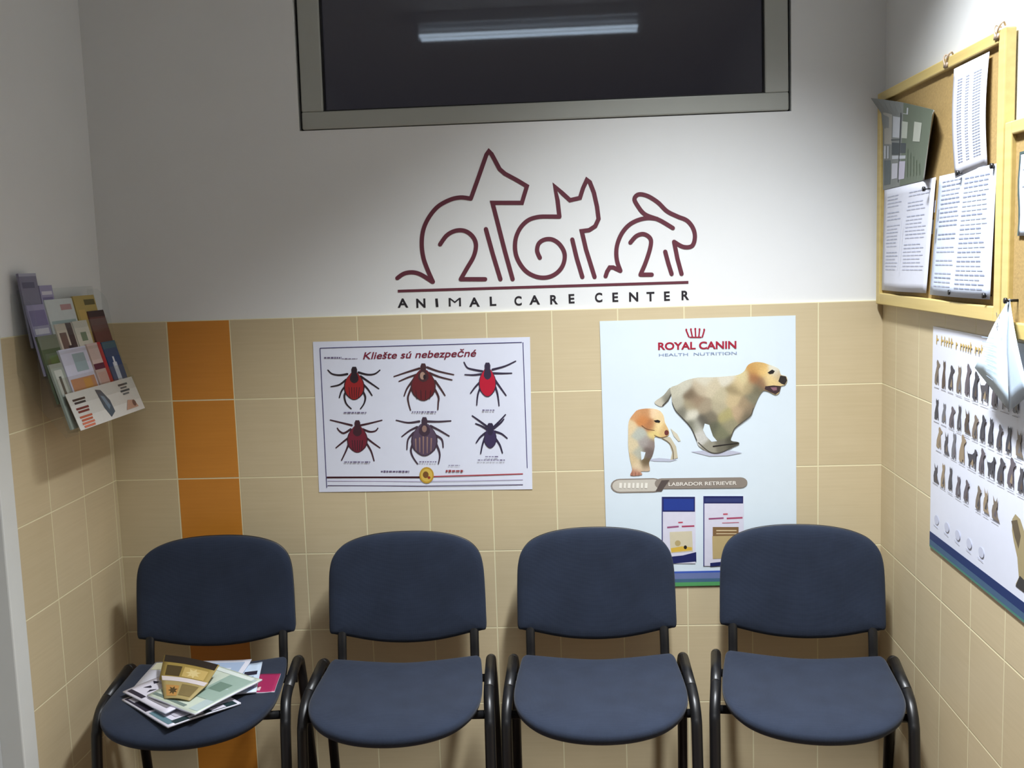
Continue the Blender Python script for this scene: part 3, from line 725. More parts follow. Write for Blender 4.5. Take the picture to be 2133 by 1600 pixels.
# ------------------------------------------------------------------ right wall: breed poster
bp_ = empty('breed_poster', (XR, -.75, 1.0)); tag(bp_, 'tall poster with rows of small sitting animals on the right wall', 'poster')
pl = Vector
def rw(y, z, l=0): return Vector((XR-.0015-l, y, z))
py0, py1, pz0, pz1 = -.452, -1.062, .870, 1.452
V = []; F = []; n = 16
for j in range(n+1):
    for i in range(n+1):
        s, t = i/n, j/n
        V.append(rw(py0+(py1-py0)*s, pz1+(pz0-pz1)*t, .0004+.0005*(1+sin(6*s+3*t))))
for j in range(n):
    for i in range(n): a = j*(n+1)+i; F.append([a, a+n+1, a+n+2, a+1])
o = mk('paper_sheet', V, F, WPAPER, None); md = o.modifiers.new('t', 'SOLIDIFY'); md.thickness = .0004; par(o, bp_)
def wallprint(d):     # print in wall metres: u = distance from the poster's far edge, v = height
    return Print(lambda u, v, l: Vector((XR-.0015-d-l, py0-u, v)))
def silhouette(p, kind, u, v, w, h, m, m2):
    K = {'cat': [(.1, 0), (.12, .3), (.25, .55), (.35, .7), (.3, .85), (.36, 1), (.45, .93), (.58, .93), (.66, 1), (.7, .84), (.66, .7), (.62, .6), (.7, .3), (.72, 0), (.6, 0), (.56, .2), (.45, 0)],
         'dog': [(.05, .05), (.1, .35), (.28, .6), (.4, .75), (.36, .9), (.45, 1), (.62, .98), (.8, .88), (.95, .85), (.92, .76), (.76, .7), (.68, .6), (.72, .35), (.76, 0), (.64, 0), (.58, .25), (.48, 0), (.2, 0)],
         'stand': [(.0, .75), (.1, .62), (.5, .66), (.68, .8), (.74, .98), (.86, .98), (1, .86), (.86, .76), (.84, .5), (.82, 0), (.72, 0), (.7, .34), (.4, .34), (.3, .2), (.28, 0), (.16, 0), (.18, .3), (.08, .5)],
         'ears': [(.15, 0), (.1, .3), (.2, .55), (.3, .62), (.22, 1), (.4, .8), (.55, .78), (.7, 1), (.7, .6), (.62, .5), (.72, .25), (.95, .05), (.95, 0)]}[kind]
    p.poly([(u+x*w, v+y*h) for x, y in K], m)
    p.poly([(u+(.35+x*.5)*w, v+(.1+y*.4)*h) for x, y in ((.0, .1), (.2, .5), (.4, .9), (.55, .5), (.5, 0))], m2)
cols = [ink(74, 72, 80), ink(120, 108, 96), ink(96, 88, 96), ink(150, 132, 108), ink(60, 60, 70), ink(110, 110, 118), ink(84, 70, 62)]
rowsz = [onR(1968, 808)[1], onR(1965, 880)[1], onR(1985, 950)[1], onR(1965, 1012)[1]]
heights = [.070, .060, .064, .060]
for r, (zb, hh) in enumerate(zip(rowsz, heights)):
    p = wallprint(.0020); u = .018+(.02 if r == 2 else 0)
    for k in range(11 if r < 3 else 8):
        kd = random.choice(['cat', 'dog', 'dog', 'ears', 'cat', 'stand']); w = random.uniform(.038, .050)
        if kd == 'stand': w *= 1.35
        if r == 3 and k == 5: u += .03
        silhouette(p, kd, u, zb+random.uniform(-.003, .003), w, hh*random.uniform(.82, 1.08)*(.8 if kd == 'stand' else 1), random.choice(cols), random.choice(cols))
        p.stroke([(u, zb-.006), (u+w*.8, zb-.006)], .0016, ink(150, 150, 160), roundcap=False)
        u += w+random.uniform(.004, .010)
        if u > .55: break
    par(p.build('animal_row_print'), bp_)
p = wallprint(.0019)
gl = ink(190, 160, 84); zt = onR(1975, 712)[1]; u = .03
while u < .33:
    w = random.uniform(.008, .016); p.stroke([(u, zt-.010), (u+.002, zt+.010 if random.random() > .4 else zt+.003)], .005, gl); p.stroke([(u, zt), (u+w, zt+.001)], .005, gl, roundcap=False); u += w+(.006 if random.random() > .2 else .02)
par(p.build('poster_title'), bp_)['label'] = 'blurred gold title'
p = wallprint(.0019)
p.poly([(0, .892), (.61, .892), (.61, .915), (0, .913)], ink(34, 52, 100)); p.poly([(0, .877), (.61, .877), (.61, .892), (0, .892)], ink(70, 96, 124)); p.poly([(0, .872), (.61, .872), (.61, .877), (0, .877)], ink(76, 128, 110))
par(p.build('foot_stripes'), bp_)
p = wallprint(.0019)
for k in range(5): p.ell(.05+k*.075, .955, .016, .012, ink(196, 200, 218)); p.stroke([(.03+k*.075, .938), (.06+k*.075, .936)], .0016, ink(186, 190, 210))
par(p.build('small_print'), bp_)
p = wallprint(.0020); p.poly([(.515, 1.075), (.53, 1.09), (.555, 1.085), (.58, 1.06), (.60, 1.05), (.605, .945), (.56, .935), (.54, .94), (.555, .96), (.545, 1.0), (.525, 1.03), (.515, 1.05)], ink(160, 146, 110)); p.poly([(.51, 1.07), (.54, 1.08), (.56, 1.05), (.55, 1.02), (.53, 1.04)], ink(96, 84, 64)); p.poly([(.54, .936), (.60, .936), (.60, .96), (.56, .965)], ink(60, 58, 56))
par(p.build('dog_print'), bp_)

# ------------------------------------------------------------------ notice boards
def board(y0, y1, z0, z1, label, name='notice_board'):
    root = empty(name, (XR, (y0+y1)/2, z0)); tag(root, label, 'board')
    m = MB(); d = .024; w = .034
    m.box(XR-d, XR, y0-w, y0, z0, z1); m.box(XR-d, XR, y1, y1+w, z0, z1); m.box(XR-d, XR, y1+w, y0-w, z0, z0+w); m.box(XR-d, XR, y1+w, y0-w, z1-w*.8, z1)
    par(m.build('wooden_frame', WOOD, bevel=.003), root)
    m = MB(); m.box(XR-.013, XR-.002, y1+w-.002, y0-w+.002, z0+w-.002, z1-w*.8+.002); par(m.build('cork_panel', CORK), root)
    return root
b1 = board(-.012, -.925, 1.490, 2.100, 'wood-framed cork notice board covered with papers beside the corner')
b2 = board(-.932, -1.75, 1.462, 1.905, 'wood-framed cork notice board cut by the right edge of the photo, set lower')
def bsheet(name, m, yz, label, lift=.0150, bulge=None, group='papers pinned on the notice boards', printer=None, n=12):
    """paper pinned to a board: yz = TL,TR,BR,BL as (y,z)"""
    root = empty(name, (XR-lift, yz[0][0], yz[0][1])); tag(root, label, 'paper', group)
    bulge = bulge or (lambda s, t: .003*sin(3*s+4*t)**2)
    def at(s, t, l):
        y = (1-t)*((1-s)*yz[0][0]+s*yz[1][0])+t*((1-s)*yz[3][0]+s*yz[2][0])
        z = (1-t)*((1-s)*yz[0][1]+s*yz[1][1])+t*((1-s)*yz[3][1]+s*yz[2][1])
        return Vector((XR-lift-bulge(s, t)-l, y, z))
    V = [at(i/n, j/n, 0) for j in range(n+1) for i in range(n+1)]
    F = [[j*(n+1)+i, (j+1)*(n+1)+i, (j+1)*(n+1)+i+1, j*(n+1)+i+1] for j in range(n) for i in range(n)]
    o = mk('sheet', V, F, m, None, smooth=True); md = o.modifiers.new('t', 'SOLIDIFY'); md.thickness = .0004; md.offset = 0; par(o, root)
    if printer:
        p = Print(lambda s, t, l: at(s, t, l+.0008)); p.sub = 6; printer(p); par(p.build('printed_content'), root)
    return root
g1 = ink(166, 172, 194); g2 = ink(180, 184, 204); g3 = ink(140, 148, 172); g4 = ink(158, 166, 192)
def wline(p, s0, s1, t, h, m):
    n = max(2, int((s1-s0)*14)); 
    for i in range(n): p.poly([(s0+(s1-s0)*i/n, t), (s0+(s1-s0)*(i+.86)/n, t), (s0+(s1-s0)*(i+.86)/n, t+h), (s0+(s1-s0)*i/n, t+h)], m, .0002)
def pr_left(p):
    for c, (a, b) in enumerate([(.08, .42), (.52, .92)]):
        t = .08
        while t < .8:
            wline(p, a+.02*random.random(), b-random.random()*.1, t, .008, random.choice([g1, g2, g2])); t += .033 if random.random() > .15 else .06
    p.rect(.5, .34, .505, .8, g1)
def pr_right(p):
    t = .05
    while t < .95:
        if t < .35 or random.random() > .12: wline(p, .08, .42+random.random()*.04, t, .010, random.choice([g1, g3, g1]))
        wline(p, .5, .93-random.random()*.1, t+.008, .010, random.choice([g1, g3])); t += .036
    p.rect(.03, .36, .06, .48, ink(40, 44, 56)); p.rect(.05, .2, .07, .3, g3)
def pr_up(p):
    for a, b in ((.15, .3), (.4, .5), (.62, .85)):
        t = .12
        while t < .9: wline(p, a, b, t, .010, g4); t += .026
bsheet('notice_sheet', PAPER, [(-.065, 1.823), (-.500, 1.826), (-.452, 1.537), (-.048, 1.532)], 'white printed sheet at the lower left of the first notice board', bulge=lambda s, t: .002+.010*t*(.5-.5*cos(6.28*s))+.004*s*t, printer=pr_left)
bsheet('notice_sheet', BPAPER, [(-.530, 1.826), (-.893, 1.826), (-.872, 1.538), (-.472, 1.534)], 'white two-column printed sheet at the lower right of the first notice board', lift=.0165, bulge=lambda s, t: .002+.010*t*sin(3.1*s)+.004*s, printer=pr_right)
bsheet('notice_sheet', PAPER, [(-.625, 2.066), (-.836, 2.066), (-.838, 1.828), (-.645, 1.815)], 'tall pale sheet pinned at the upper right of the first notice board', lift=.019, bulge=lambda s, t: .002+.006*sin(3.1*t), printer=pr_up)
# grey picture leaflet curling off the board
def pr_leaf(p):
    dkq = ink(64, 72, 76); lt = ink(186, 190, 196); mid = ink(124, 128, 126); grn = ink(92, 104, 84)
    p.rect(.0, .0, .38, 1, mid); p.rect(.38, .0, .85, 1, ink(98, 108, 92))
    for (a, b, c, d, m) in [(.03, .06, .18, .5, ink(160, 158, 150)), (.2, .08, .34, .16, dkq), (.2, .18, .33, .42, lt), (.36, .05, .46, .13, lt), (.37, .22, .47, .42, ink(176, 182, 170)), (.19, .48, .33, .62, dkq), (.36, .48, .46, .6, dkq), (.2, .63, .33, .67, lt), (.35, .63, .47, .67, lt), (.2, .72, .32, .9, ink(190, 190, 200)), (.35, .7, .47, .92, ink(186, 182, 198)), (.03, .68, .17, .95, ink(86, 96, 100)), (.58, .2, .7, .45, ink(176, 180, 168)), (.03, .52, .07, .66, lt), (.1, .52, .13, .66, lt)]:
        p.rect(a, b, c, d, m)
    p.stroke([(.18, .45), (.34, .44)], .01, dkq); p.stroke([(.345, .04), (.345, .95)], .012, ink(50, 56, 60), roundcap=False)
    for k in range(5): p.stroke([(.5+k*.06, .55+.05*k), (.53+k*.06, .9)], .012, grn)
bsheet('picture_leaflet', ink(138, 138, 132), [(-.045, 2.085), (-.560, 1.975), (-.470, 1.825), (-.055, 1.822)], 'grey leaflet with small pictures, upper corner of the notice board by the wall corner', lift=.0155, bulge=lambda s, t: .002+.034*max(0, 1-(s+t*1.8)/.42)**1.6+.030*max(0, s-.86)/.14*(1-.4*t), printer=pr_leaf, n=18)
# second board and wall papers
bsheet('notice_sheet', BPAPER, [(-.990, 1.840), (-1.20, 1.840), (-1.20, 1.672), (-.992, 1.672)], 'pale sheet with a dark outline pinned on the lower second notice board', lift=.0150, printer=lambda p: (p.rect(.0, .0, .03, 1, ink(60, 80, 80)), p.rect(.0, .0, 1, .03, ink(60, 80, 80)), wline(p, .1, .9, .2, .02, g1), wline(p, .1, .9, .4, .02, g1)))
bsheet('notice_sheet', PAPER, [(-.993, 2.060), (-1.20, 2.060), (-1.20, 1.909), (-1.000, 1.909)], 'bright white sheet on the wall above the second notice board', lift=.004, bulge=lambda s, t: .001, printer=lambda p: (wline(p, .1, .9, .9, .03, g1)))
# folded sheet hanging by one corner in front of the breed poster
def kite(pts, m, name, parent, lift, fold):
    V = [Vector((XR-lift-f, y, z)) for (y, z), f in zip(pts, fold)]
    return par(mk(name, V, [list(range(len(V)))], m), parent)
kt = empty('hanging_leaflet', (XR-.03, -.99, 1.54)); tag(kt, 'pale blue folded leaflet hanging by its corner over the breed poster', 'leaflet')
KA = (-.992, 1.545); KL = (-.852, 1.388); KB = (-1.018, 1.316); KR = (-1.17, 1.37); KM = (-1.02, 1.44)
m_lb = ink(206, 226, 240); m_lb2 = ink(190, 210, 232)
def tri3(name, A, B_, C_, la, lb, lc, m):
    n = 6; V = []; F = []; idx = {}
    for i in range(n+1):
        for j in range(n+1-i):
            k = n-i-j; a, b, c = i/n, j/n, k/n
            l = a*la+b*lb+c*lc+.006*sin(pi*a)*sin(pi*(b+.2))
            idx[i, j] = len(V); V.append(Vector((XR-l, a*A[0]+b*B_[0]+c*C_[0], a*A[1]+b*B_[1]+c*C_[1])))
    for i in range(n):
        for j in range(n-i):
            F.append([idx[i, j], idx[i+1, j], idx[i, j+1]])
            if i+j < n-1: F.append([idx[i+1, j], idx[i+1, j+1], idx[i, j+1]])
    o = mk(name, V, F, m, None, smooth=True); md = o.modifiers.new('t', 'SOLIDIFY'); md.thickness = .0006; return par(o, kt)
tri3('left_flap', KA, KL, KB, .030, .045, .036, m_lb)
tri3('right_flap', KA, KB, KR, .030, .036, .060, m_lb2)
p = Print(lambda y, z, l: Vector((XR-.049-l, y, z)))
for y, z in ((-.976, 1.515), (-.988, 1.512), (-.981, 1.495), (-.979, 1.488)): p.stroke([(y, z), (y-.004, z-.008)], .003, ink(70, 76, 100))
for k in range(9): p.stroke([(-.90-.004*k, 1.46-.010*k), (-.965, 1.462-.011*k)], .0015, ink(170, 190, 214))
par(p.build('small_print'), kt)
m = MB(); m.tube([(XR-.013, -.993, 1.541), (XR-.036, -.993, 1.541)], .003, .003, Vector((0, 0, 1))); m.tube([(XR-.036, -.993, 1.541), (XR-.041, -.993, 1.541)], .006, .006, Vector((0, 0, 1))); par(m.build('push_pin', BLACK, None, True), kt)
# pins
def pin(y, z, d, label, m=None):
    q = MB(); q.tube([(XR-.012, y, z), (XR-d, y, z)], .0018, .0018, Vector((0, 0, 1)), 8); q.tube([(XR-d+.001, y, z), (XR-d-.005, y, z)], .006, .006, Vector((0, 0, 1)), 12)
    o = q.build('push_pin', m or BLACK, None, True)
    return tag(o, label, 'pin', 'push pins in the notice boards')
pin(-.690, 1.822, .030, 'black push pin where tall sheet meets the two-column sheet')
pin(-.880, 1.822, .026, 'black push pin at the upper right corner of the two-column sheet')
pin(-.645, 1.546, .028, 'black push pin at the foot of the two-column sheet, left one')
pin(-.855, 1.546, .028, 'black push pin at the foot of the two-column sheet, right one')
pin(-.462, 1.800, .032, 'dark push pin at the upper right corner of the lower left sheet')
for y, z, lab in ((-.583, 2.093, 'small wire clip on top edge of notice board frame above the tall sheet'), (-.885, 2.098, 'small wire clip on top edge of notice board frame at its near corner')):
    q = MB()
    for s in (-1, 1):
        q.tube(catmull([(XR-.026, y+s*.002, z-.012), (XR-.027, y+s*.012, z+.004), (XR-.020, y+s*.018, z+.016), (XR-.012, y+s*.010, z+.010)], 4), .0022, .0022, Vector((1, 0, 0)), 8)
    q.box(XR-.0275, XR-.0235, y-.012, y+.012, z-.016, z-.006)
    tag(q.build('wire_clip', mat('pinkish_metal', (170, 150, 130), .4, .05, 30), None, True), lab, 'clip', 'clips on the notice board frame')

# ------------------------------------------------------------------ leaflet rack on the left wall
rk = empty('leaflet_rack', (0, -.53, 1.24)); tag(rk, 'clear plastic tiered leaflet rack hung on the left wall', 'rack')
Y0, Y1 = -.535, -.095
side = [(.0, 1.40), (.0, 1.61), (.03, 1.61), (.05, 1.59), (.059, 1.572), (.077, 1.43), (.115, 1.346), (.154, 1.236), (.118, 1.226), (.058, 1.30)]
for y in (Y0, Y1):
    m = MB(); n = len(side); vs = [(x, y+d, z) for d in (0, .003) for x, z in side]
    m.add(vs, [list(range(n))[::-1], [n+i for i in range(n)]]+[[i, (i+1) % n, n+(i+1) % n, n+i] for i in range(n)])
    par(m.build('side_panel', ACRYL), rk)
def slab(m, x0, z0, x1, z1, th, y0=Y0+.003, y1=Y1, mi=0):
    d = Vector((x1-x0, 0, z1-z0)).normalized(); nn = Vector((d.z, 0, -d.x))*th
    a = Vector((x0, y0, z0)); b = Vector((x1, y0, z1)); h = Vector((0, y1-y0, 0))
    vs = [a, b, b+nn, a+nn]; vs = vs+[v+h for v in vs]
    m.add(vs, [(0, 1, 2, 3), (7, 6, 5, 4), (0, 4, 5, 1), (1, 5, 6, 2), (2, 6, 7, 3), (3, 7, 4, 0)], mi)
tiers = [(.034, 1.46, .060, -.12), (.062, 1.385, .062, -.20), (.091, 1.310, .070, -.25), (.121, 1.240, .106, -.28)]   # base x, base z, front height
LN0 = Vector((-.335, 0, .942)); LN = LN0
for k, (bx, bz, fh, ln) in enumerate(tiers):
    LN = Vector((ln, 0, 1)).normalized()
    m = MB(); slab(m, bx, bz, bx+LN.x*.16, bz+LN.z*.16, .0025)
    slab(m, bx, bz, bx+.028, bz+.004, .0025); par(m.build('pocket_back', ACRYL), rk)
    m = MB(); slab(m, bx+.028, bz+.004, bx+.028+LN.x*fh, bz+.004+LN.z*fh, .0025)
    par(m.build('pocket_front', ACRYL), rk)
LN = LN0; bx, bz = .153, 1.243
m = MB(); slab(m, bx, bz, bx+LN.x*.104, bz+LN.z*.104, .0012, Y0+.012, Y1-.006); lb = par(m.build('front_label', ink(206, 204, 198)), rk)
def rackprint(bx, bz, lift):
    LL = LN.copy()
    nn = Vector((LL.z, 0, -LL.x))
    return Print(lambda y, h, l: Vector((bx, y, bz))+LL*h+nn*(lift+l))
LW = Y1-.006-(Y0+.012); ly = Y0+.012
p = rackprint(bx, bz, .0016)
blk2 = ink(44, 44, 48); brr = ink(150, 62, 50)
for h0, c in ((.075, blk2), (.050, ink(110, 44, 44)), (.026, ink(176, 92, 66)), (.008, ink(196, 110, 84))):
    p.poly([(ly+.022, h0+.004), (ly+.094, h0+.004), (ly+.094, h0+.010), (ly+.022, h0+.010)], c); p.poly([(ly+.026, h0-.005), (ly+.09, h0-.005), (ly+.09, h0+.001), (ly+.026, h0+.001)], c)
p.poly([(ly+.165, .095), (ly+.195, .09), (ly+.225, .055), (ly+.228, .02), (ly+.195, .008), (ly+.175, .04)], ink(70, 84, 96)); p.poly([(ly+.18, .075), (ly+.2, .07), (ly+.215, .04), (ly+.2, .03)], ink(110, 130, 146))
for h0 in (.085, .066): p.poly([(ly+.31, h0), (ly+.372, h0), (ly+.372, h0+.006), (ly+.31, h0+.006)], ink(60, 76, 84)); p.poly([(ly+.318, h0-.009), (ly+.36, h0-.009), (ly+.36, h0-.004), (ly+.318, h0-.004)], ink(90, 100, 104))
p.poly([(ly+.30, .012), (ly+.385, .012), (ly+.37, .035), (ly+.33, .04)], ink(176, 140, 120)); p.ell(ly+.365, .026, .012, .010, ink(110, 80, 70))
o = p.build('label_print'); o.parent = lb; o.matrix_parent_inverse = Matrix.Translation(rk.location).inverted(); o.matrix_parent_inverse = lb.matrix_world.inverted() if False else Matrix.Identity(4)
o.parent = lb; o.matrix_parent_inverse = Matrix.Identity(4)
def leaflet(k, y0, y1, ztop, m, label, shapes, th=.006, off=.004):
    global LN
    bx, bz, fh, ln = tiers[k]; LN = Vector((ln, 0, 1)).normalized(); bz += .006; bx += .003+off
    h = (ztop-bz)/LN.z
    root = empty('leaflet', (bx, y0, bz)); tag(root, label, 'leaflet', 'leaflets in the wall rack')
    q = MB(); slab(q, bx, bz, bx+LN.x*h, bz+LN.z*h, th, y0, y1); par(q.build('booklet', m), root)
    p = rackprint(bx, bz, th+.0003)
    W = y1-y0
    for sh in shapes:
        x0, t0, x1, t1, c = sh    # fractions, t from the top down
        p.poly([(y0+x0*W, h*(1-t1)), (y0+x1*W, h*(1-t1)), (y0+x1*W, h*(1-t0)), (y0+x0*W, h*(1-t0))], c)
    if shapes: par(p.build('cover_print'), root)
lil = ink(150, 146, 178); lil2 = ink(118, 112, 150); pw = ink(206, 204, 216); gr = ink(84, 112, 60); gold2 = ink(176, 156, 90); sal = ink(196, 140, 104)
leaflet(0, -.530, -.440, 1.662, ink(120, 118, 138), 'grey-violet leaflet standing highest at the near end of the rack', [(0, 0, 1, .04, ink(160, 160, 178)), (.1, .12, .8, .2, ink(90, 88, 110))])
leaflet(0, -.435, -.365, 1.628, lil, 'lilac leaflet second from the near end in the top tier of the rack', [(.1, .1, .9, .16, pw), (.1, .2, .9, .36, lil2), (.1, .42, .9, .46, pw)])
leaflet(1, -.530, -.438, 1.578, lil, 'lilac leaflet with pale heading in the second tier, near end', [(.05, .08, .95, .3, lil2), (.1, .34, .9, .42, pw), (.1, .5, .9, .85, lil2)])
leaflet(1, -.430, -.272, 1.588, ink(196, 204, 204), 'wide pale grey booklet with lines of text in the second tier', [(.5, .08, .9, .16, ink(176, 140, 140)), (.06, .3, .94, .34, ink(150, 170, 170)), (.06, .39, .94, .43, ink(150, 170, 170)), (.06, .48, .94, .52, ink(130, 140, 140))])
leaflet(1, -.264, -.130, 1.592, gold2, 'olive gold booklet in the second tier of the rack', [(.45, .06, .95, .14, ink(96, 88, 50)), (.1, .2, .4, .9, ink(196, 166, 92)), (.7, .5, 1, 1, ink(70, 60, 34))])
leaflet(2, -.530, -.428, 1.495, ink(78, 92, 62), 'green leaflet in the third tier, near end', [(.0, .0, 1, .2, ink(112, 118, 100)), (.3, .3, .9, .7, gr), (.1, .72, .9, .95, ink(60, 80, 50))])
leaflet(2, -.418, -.322, 1.520, ink(206, 196, 180), 'cream leaflet with dark brown figure in the third tier', [(.1, .12, .5, .55, ink(110, 86, 78)), (.6, .0, .95, .6, ink(70, 52, 52)), (.4, .3, .7, .6, ink(60, 44, 46))])
leaflet(2, -.315, -.228, 1.522, ink(212, 208, 194), 'cream leaflet with a small green mark in the third tier', [(.3, .16, .7, .28, ink(120, 136, 110)), (.1, .5, .9, .54, ink(150, 146, 136))])
leaflet(2, -.205, -.100, 1.545, ink(104, 62, 56), 'dark reddish brown leaflet at the far end of the third tier', [(0, .0, 1, .08, ink(60, 40, 40)), (.0, .5, 1, 1, ink(76, 66, 62))])
leaflet(3, -.530, -.462, 1.420, ink(150, 158, 148), 'narrow grey-green leaflet at the near end of the lowest tier', [(.2, .1, .8, .5, ink(190, 194, 186)), (.4, .2, .6, .9, ink(80, 84, 80))])
leaflet(3, -.455, -.298, 1.452, ink(204, 204, 222), 'wide white booklet with orange picture in the lowest tier', [(.4, .08, .85, .32, ink(150, 170, 176)), (.05, .4, .95, .95, sal), (.5, .42, .8, .7, ink(206, 150, 80)), (0, .86, .55, 1, ink(190, 60, 90))])
leaflet(3, -.288, -.202, 1.455, ink(208, 186, 180), 'white and red leaflet in the lowest tier', [(.0, .28, 1, .36, ink(90, 36, 60)), (.75, 0, 1, .9, ink(176, 44, 52)), (.1, .4, .7, .95, ink(206, 170, 160))])
leaflet(3, -.194, -.104, 1.452, ink(44, 70, 116), 'blue leaflet with white figure at the far end of the lowest tier', [(.0, .0, 1, .1, ink(60, 100, 120)), (.3, .3, .6, .6, ink(200, 206, 220)), (.4, .22, .52, .4, ink(220, 224, 232)), (.1, .7, .9, 1, ink(90, 120, 140))])

# ------------------------------------------------------------------ magazines on the first chair
def magazine(q, z, th, m, label, shapes=(), curl=.0, name='magazine'):
    """q: four floor-plan corners going round; shapes in fractions along (0->1, 0->3)"""
    c = [Vector((a, b)) for a, b in q]; ctr = sum(c, Vector((0, 0)))/4
    root = empty(name, (ctr.x, ctr.y, z)); tag(root, label, 'magazine', 'magazines piled on the first chair')
    def at(s, t, l=0):
        p = (1-t)*((1-s)*c[0]+s*c[1])+t*((1-s)*c[3]+s*c[2])
        return Vector((p.x, p.y, z+l+curl*(abs(2*s-1)**3)*t+.001*sin(6*s+5*t)))
    n = 10; N = n+1
    V = [at(i/n, j/n, 0) for j in range(N) for i in range(N)]+[at(i/n, j/n, th) for j in range(N) for i in range(N)]
    F = []; MI = []
    for j in range(n):
        for i in range(n):
            a = j*N+i; F.append([a, a+1, a+N+1, a+N][::-1]); MI.append(0); b = a+N*N; F.append([b, b+1, b+N+1, b+N]); MI.append(1)
    for i in range(n):
        for a, b in ((i, i+1), (n*N+i+1, n*N+i), ((i+1)*N, i*N), (i*N+n, (i+1)*N+n)):
            F.append([a, b, b+N*N, a+N*N]); MI.append(0)
    par(mk('pages', V, F, [PAPER, m], None, MI, True), root)
    if shapes:
        p = Print(lambda s, t, l: at(s, t, th+.0006+l)); p.sub = 5
        for sh in shapes:
            if len(sh) == 5: p.rect(*sh)
            else: p.poly(sh[0], sh[1])
        par(p.build('cover_print'), root)
kk = ink(40, 36, 52); wv = ink(212, 208, 220)
blot = lambda n, ms, a=.05, b=.95, sz=.12: [([(x+random.uniform(-sz, sz), y+random.uniform(-sz, sz)*.7) for _ in range(5)], random.choice(ms)) for x, y in [(random.uniform(a+sz, b-sz), random.uniform(.12, .88)) for _ in range(n)]]
def rrect(cx, cy, w, h, a):
    a = R(a); u = Vector((cos(a), sin(a))); v = Vector((-sin(a), cos(a))); c = Vector((cx, cy))
    return [tuple(c-u*w/2-v*h/2), tuple(c+u*w/2-v*h/2), tuple(c+u*w/2+v*h/2), tuple(c-u*w/2+v*h/2)]
def star(cx, cy, rx, ry, n=7, k=.5): return [(cx+rx*(1 if i % 2 else k)*cos(pi*i/n), cy+ry*(1 if i % 2 else k)*sin(pi*i/n)) for i in range(2*n)]
magazine([(.205, -.520), (.400, -.690), (.545, -.545), (.350, -.372)], .4915, .005, wv, 'black and white magazine at the bottom of the pile, poking out to the front', [
    (.02, .02, .5, .16, kk), (.06, .05, .2, .12, wv), (.55, .03, .96, .12, ink(90, 120, 130)), (.0, .2, .12, .9, kk), (.02, .3, .09, .5, ink(220, 214, 190)), (.02, .6, .09, .75, ink(214, 210, 200)), (.9, .1, 1, .95, ink(30, 50, 54)), (.93, .3, .98, .5, wv), (.92, .6, .99, .8, wv), (.15, .2, .85, .9, ink(190, 186, 196))])
magazine(rrect(.555, -.415, .105, .13, 8), .4925, .003, ink(150, 34, 80), 'small crimson leaflet sticking out at the right side of the pile', [(.1, .1, .6, .3, ink(206, 180, 180))])
magazine(rrect(.468, -.395, .16, .21, 12), .4965, .004, ink(190, 206, 224), 'pale blue magazine at the right rear of the pile', [(.05, .1, .95, .2, ink(150, 170, 200)), (.1, .35, .9, .5, ink(132, 152, 186)), (.72, .55, .95, .68, kk), (.1, .6, .6, .9, ink(204, 216, 232))], .004)
magazine(rrect(.352, -.372, .285, .20, 3), .5015, .004, ink(206, 206, 216), 'white magazine with blue waves across the back of the pile', [(.45, .2, .95, .9, ink(160, 178, 204)), (.5, .3, .9, .4, ink(120, 142, 176)), (.55, .6, .85, .68, ink(206, 214, 226)), (.02, .7, .3, .96, ink(190, 186, 160))], .003)
magazine([(.200, -.500), (.375, -.640), (.470, -.485), (.300, -.350)], .5065, .004, wv, 'white magazine with dark line drawings at the left of the pile', [
    (star(.25, .5, .2, .3), kk), (star(.25, .5, .14, .22, 6, .7), wv), (star(.25, .5, .07, .12, 5, .5), kk), (.05, .88, .6, .95, ink(120, 110, 140)), (.45, .1, .9, .2, ink(130, 126, 130)), (.5, .3, .9, .36, ink(150, 146, 140)), (.5, .45, .85, .6, ink(170, 160, 130)), (.05, .04, .4, .12, kk)], .003)
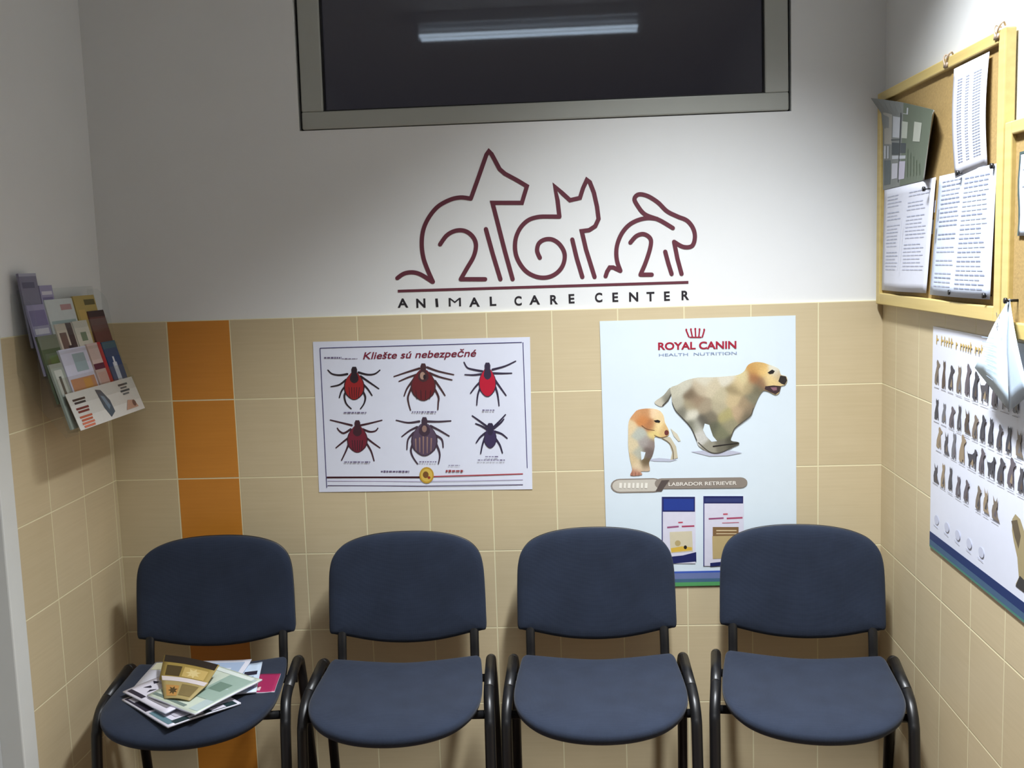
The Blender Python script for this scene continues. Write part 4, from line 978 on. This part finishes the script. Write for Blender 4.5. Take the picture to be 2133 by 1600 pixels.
magazine([(.285, -.540), (.462, -.660), (.575, -.445), (.395, -.325)], .5115, .005, ink(196, 206, 190), 'pale green magazine lying across the top of the pile', [
    (.04, .05, .7, .1, ink(110, 126, 120)), (.04, .14, .5, .18, ink(150, 160, 146)), (.8, .05, .97, .95, ink(176, 192, 192)), (.5, .3, .95, .9, ink(150, 172, 160)), (.04, .9, .9, .97, ink(214, 222, 216)), (.55, .5, .8, .7, ink(110, 134, 120))], .004)
# small folded brochure, half open like a low tent
br = empty('brochure', (.352, -.455, .5175)); tag(br, 'small olive gold brochure folded open on top of the magazine pile', 'brochure')
def flap(q, zs, m, name, shapes):
    c = [Vector((a, b, z)) for (a, b), z in zip(q, zs)]
    def at(s, t, l=0): return (1-t)*((1-s)*c[0]+s*c[1])+t*((1-s)*c[3]+s*c[2])+Vector((0, 0, l+.004*sin(pi*s)))
    n = 8; N = n+1; V = [at(i/n, j/n) for j in range(N) for i in range(N)]
    F = [[j*N+i, j*N+i+1, (j+1)*N+i+1, (j+1)*N+i] for j in range(n) for i in range(n)]
    o = mk(name, V, F, m, None, smooth=True); md = o.modifiers.new('t', 'SOLIDIFY'); md.thickness = .001; md.offset = 1; par(o, br)
    p = Print(lambda s, t, l: at(s, t, .0016+l)); p.sub = 5
    for sh in shapes: p.rect(*sh) if len(sh) == 5 else p.poly(*sh)
    par(p.build('cover_print'), br)
oliv = ink(150, 128, 66); dol = ink(74, 60, 34)
flap([(.288, -.460), (.438, -.515), (.452, -.432), (.262, -.350)], (.526, .526, .556, .556), oliv, 'rear_leaf', [
    (.02, .72, .98, .99, ink(40, 32, 26)), (.1, .2, .4, .6, dol), (.45, .2, .9, .6, ink(186, 160, 96)), (star(.65, .4, .15, .2), ink(206, 186, 130))])
flap([(.345, -.570), (.420, -.585), (.446, -.508), (.290, -.452)], (.5185, .5185, .534, .534), ink(160, 142, 92), 'front_leaf', [
    (.02, .80, .98, 1.0, ink(206, 196, 196)), (.1, .1, .45, .6, ink(176, 130, 70)), (.5, .15, .9, .7, ink(120, 104, 66)), (star(.3, .35, .15, .2), dol)])
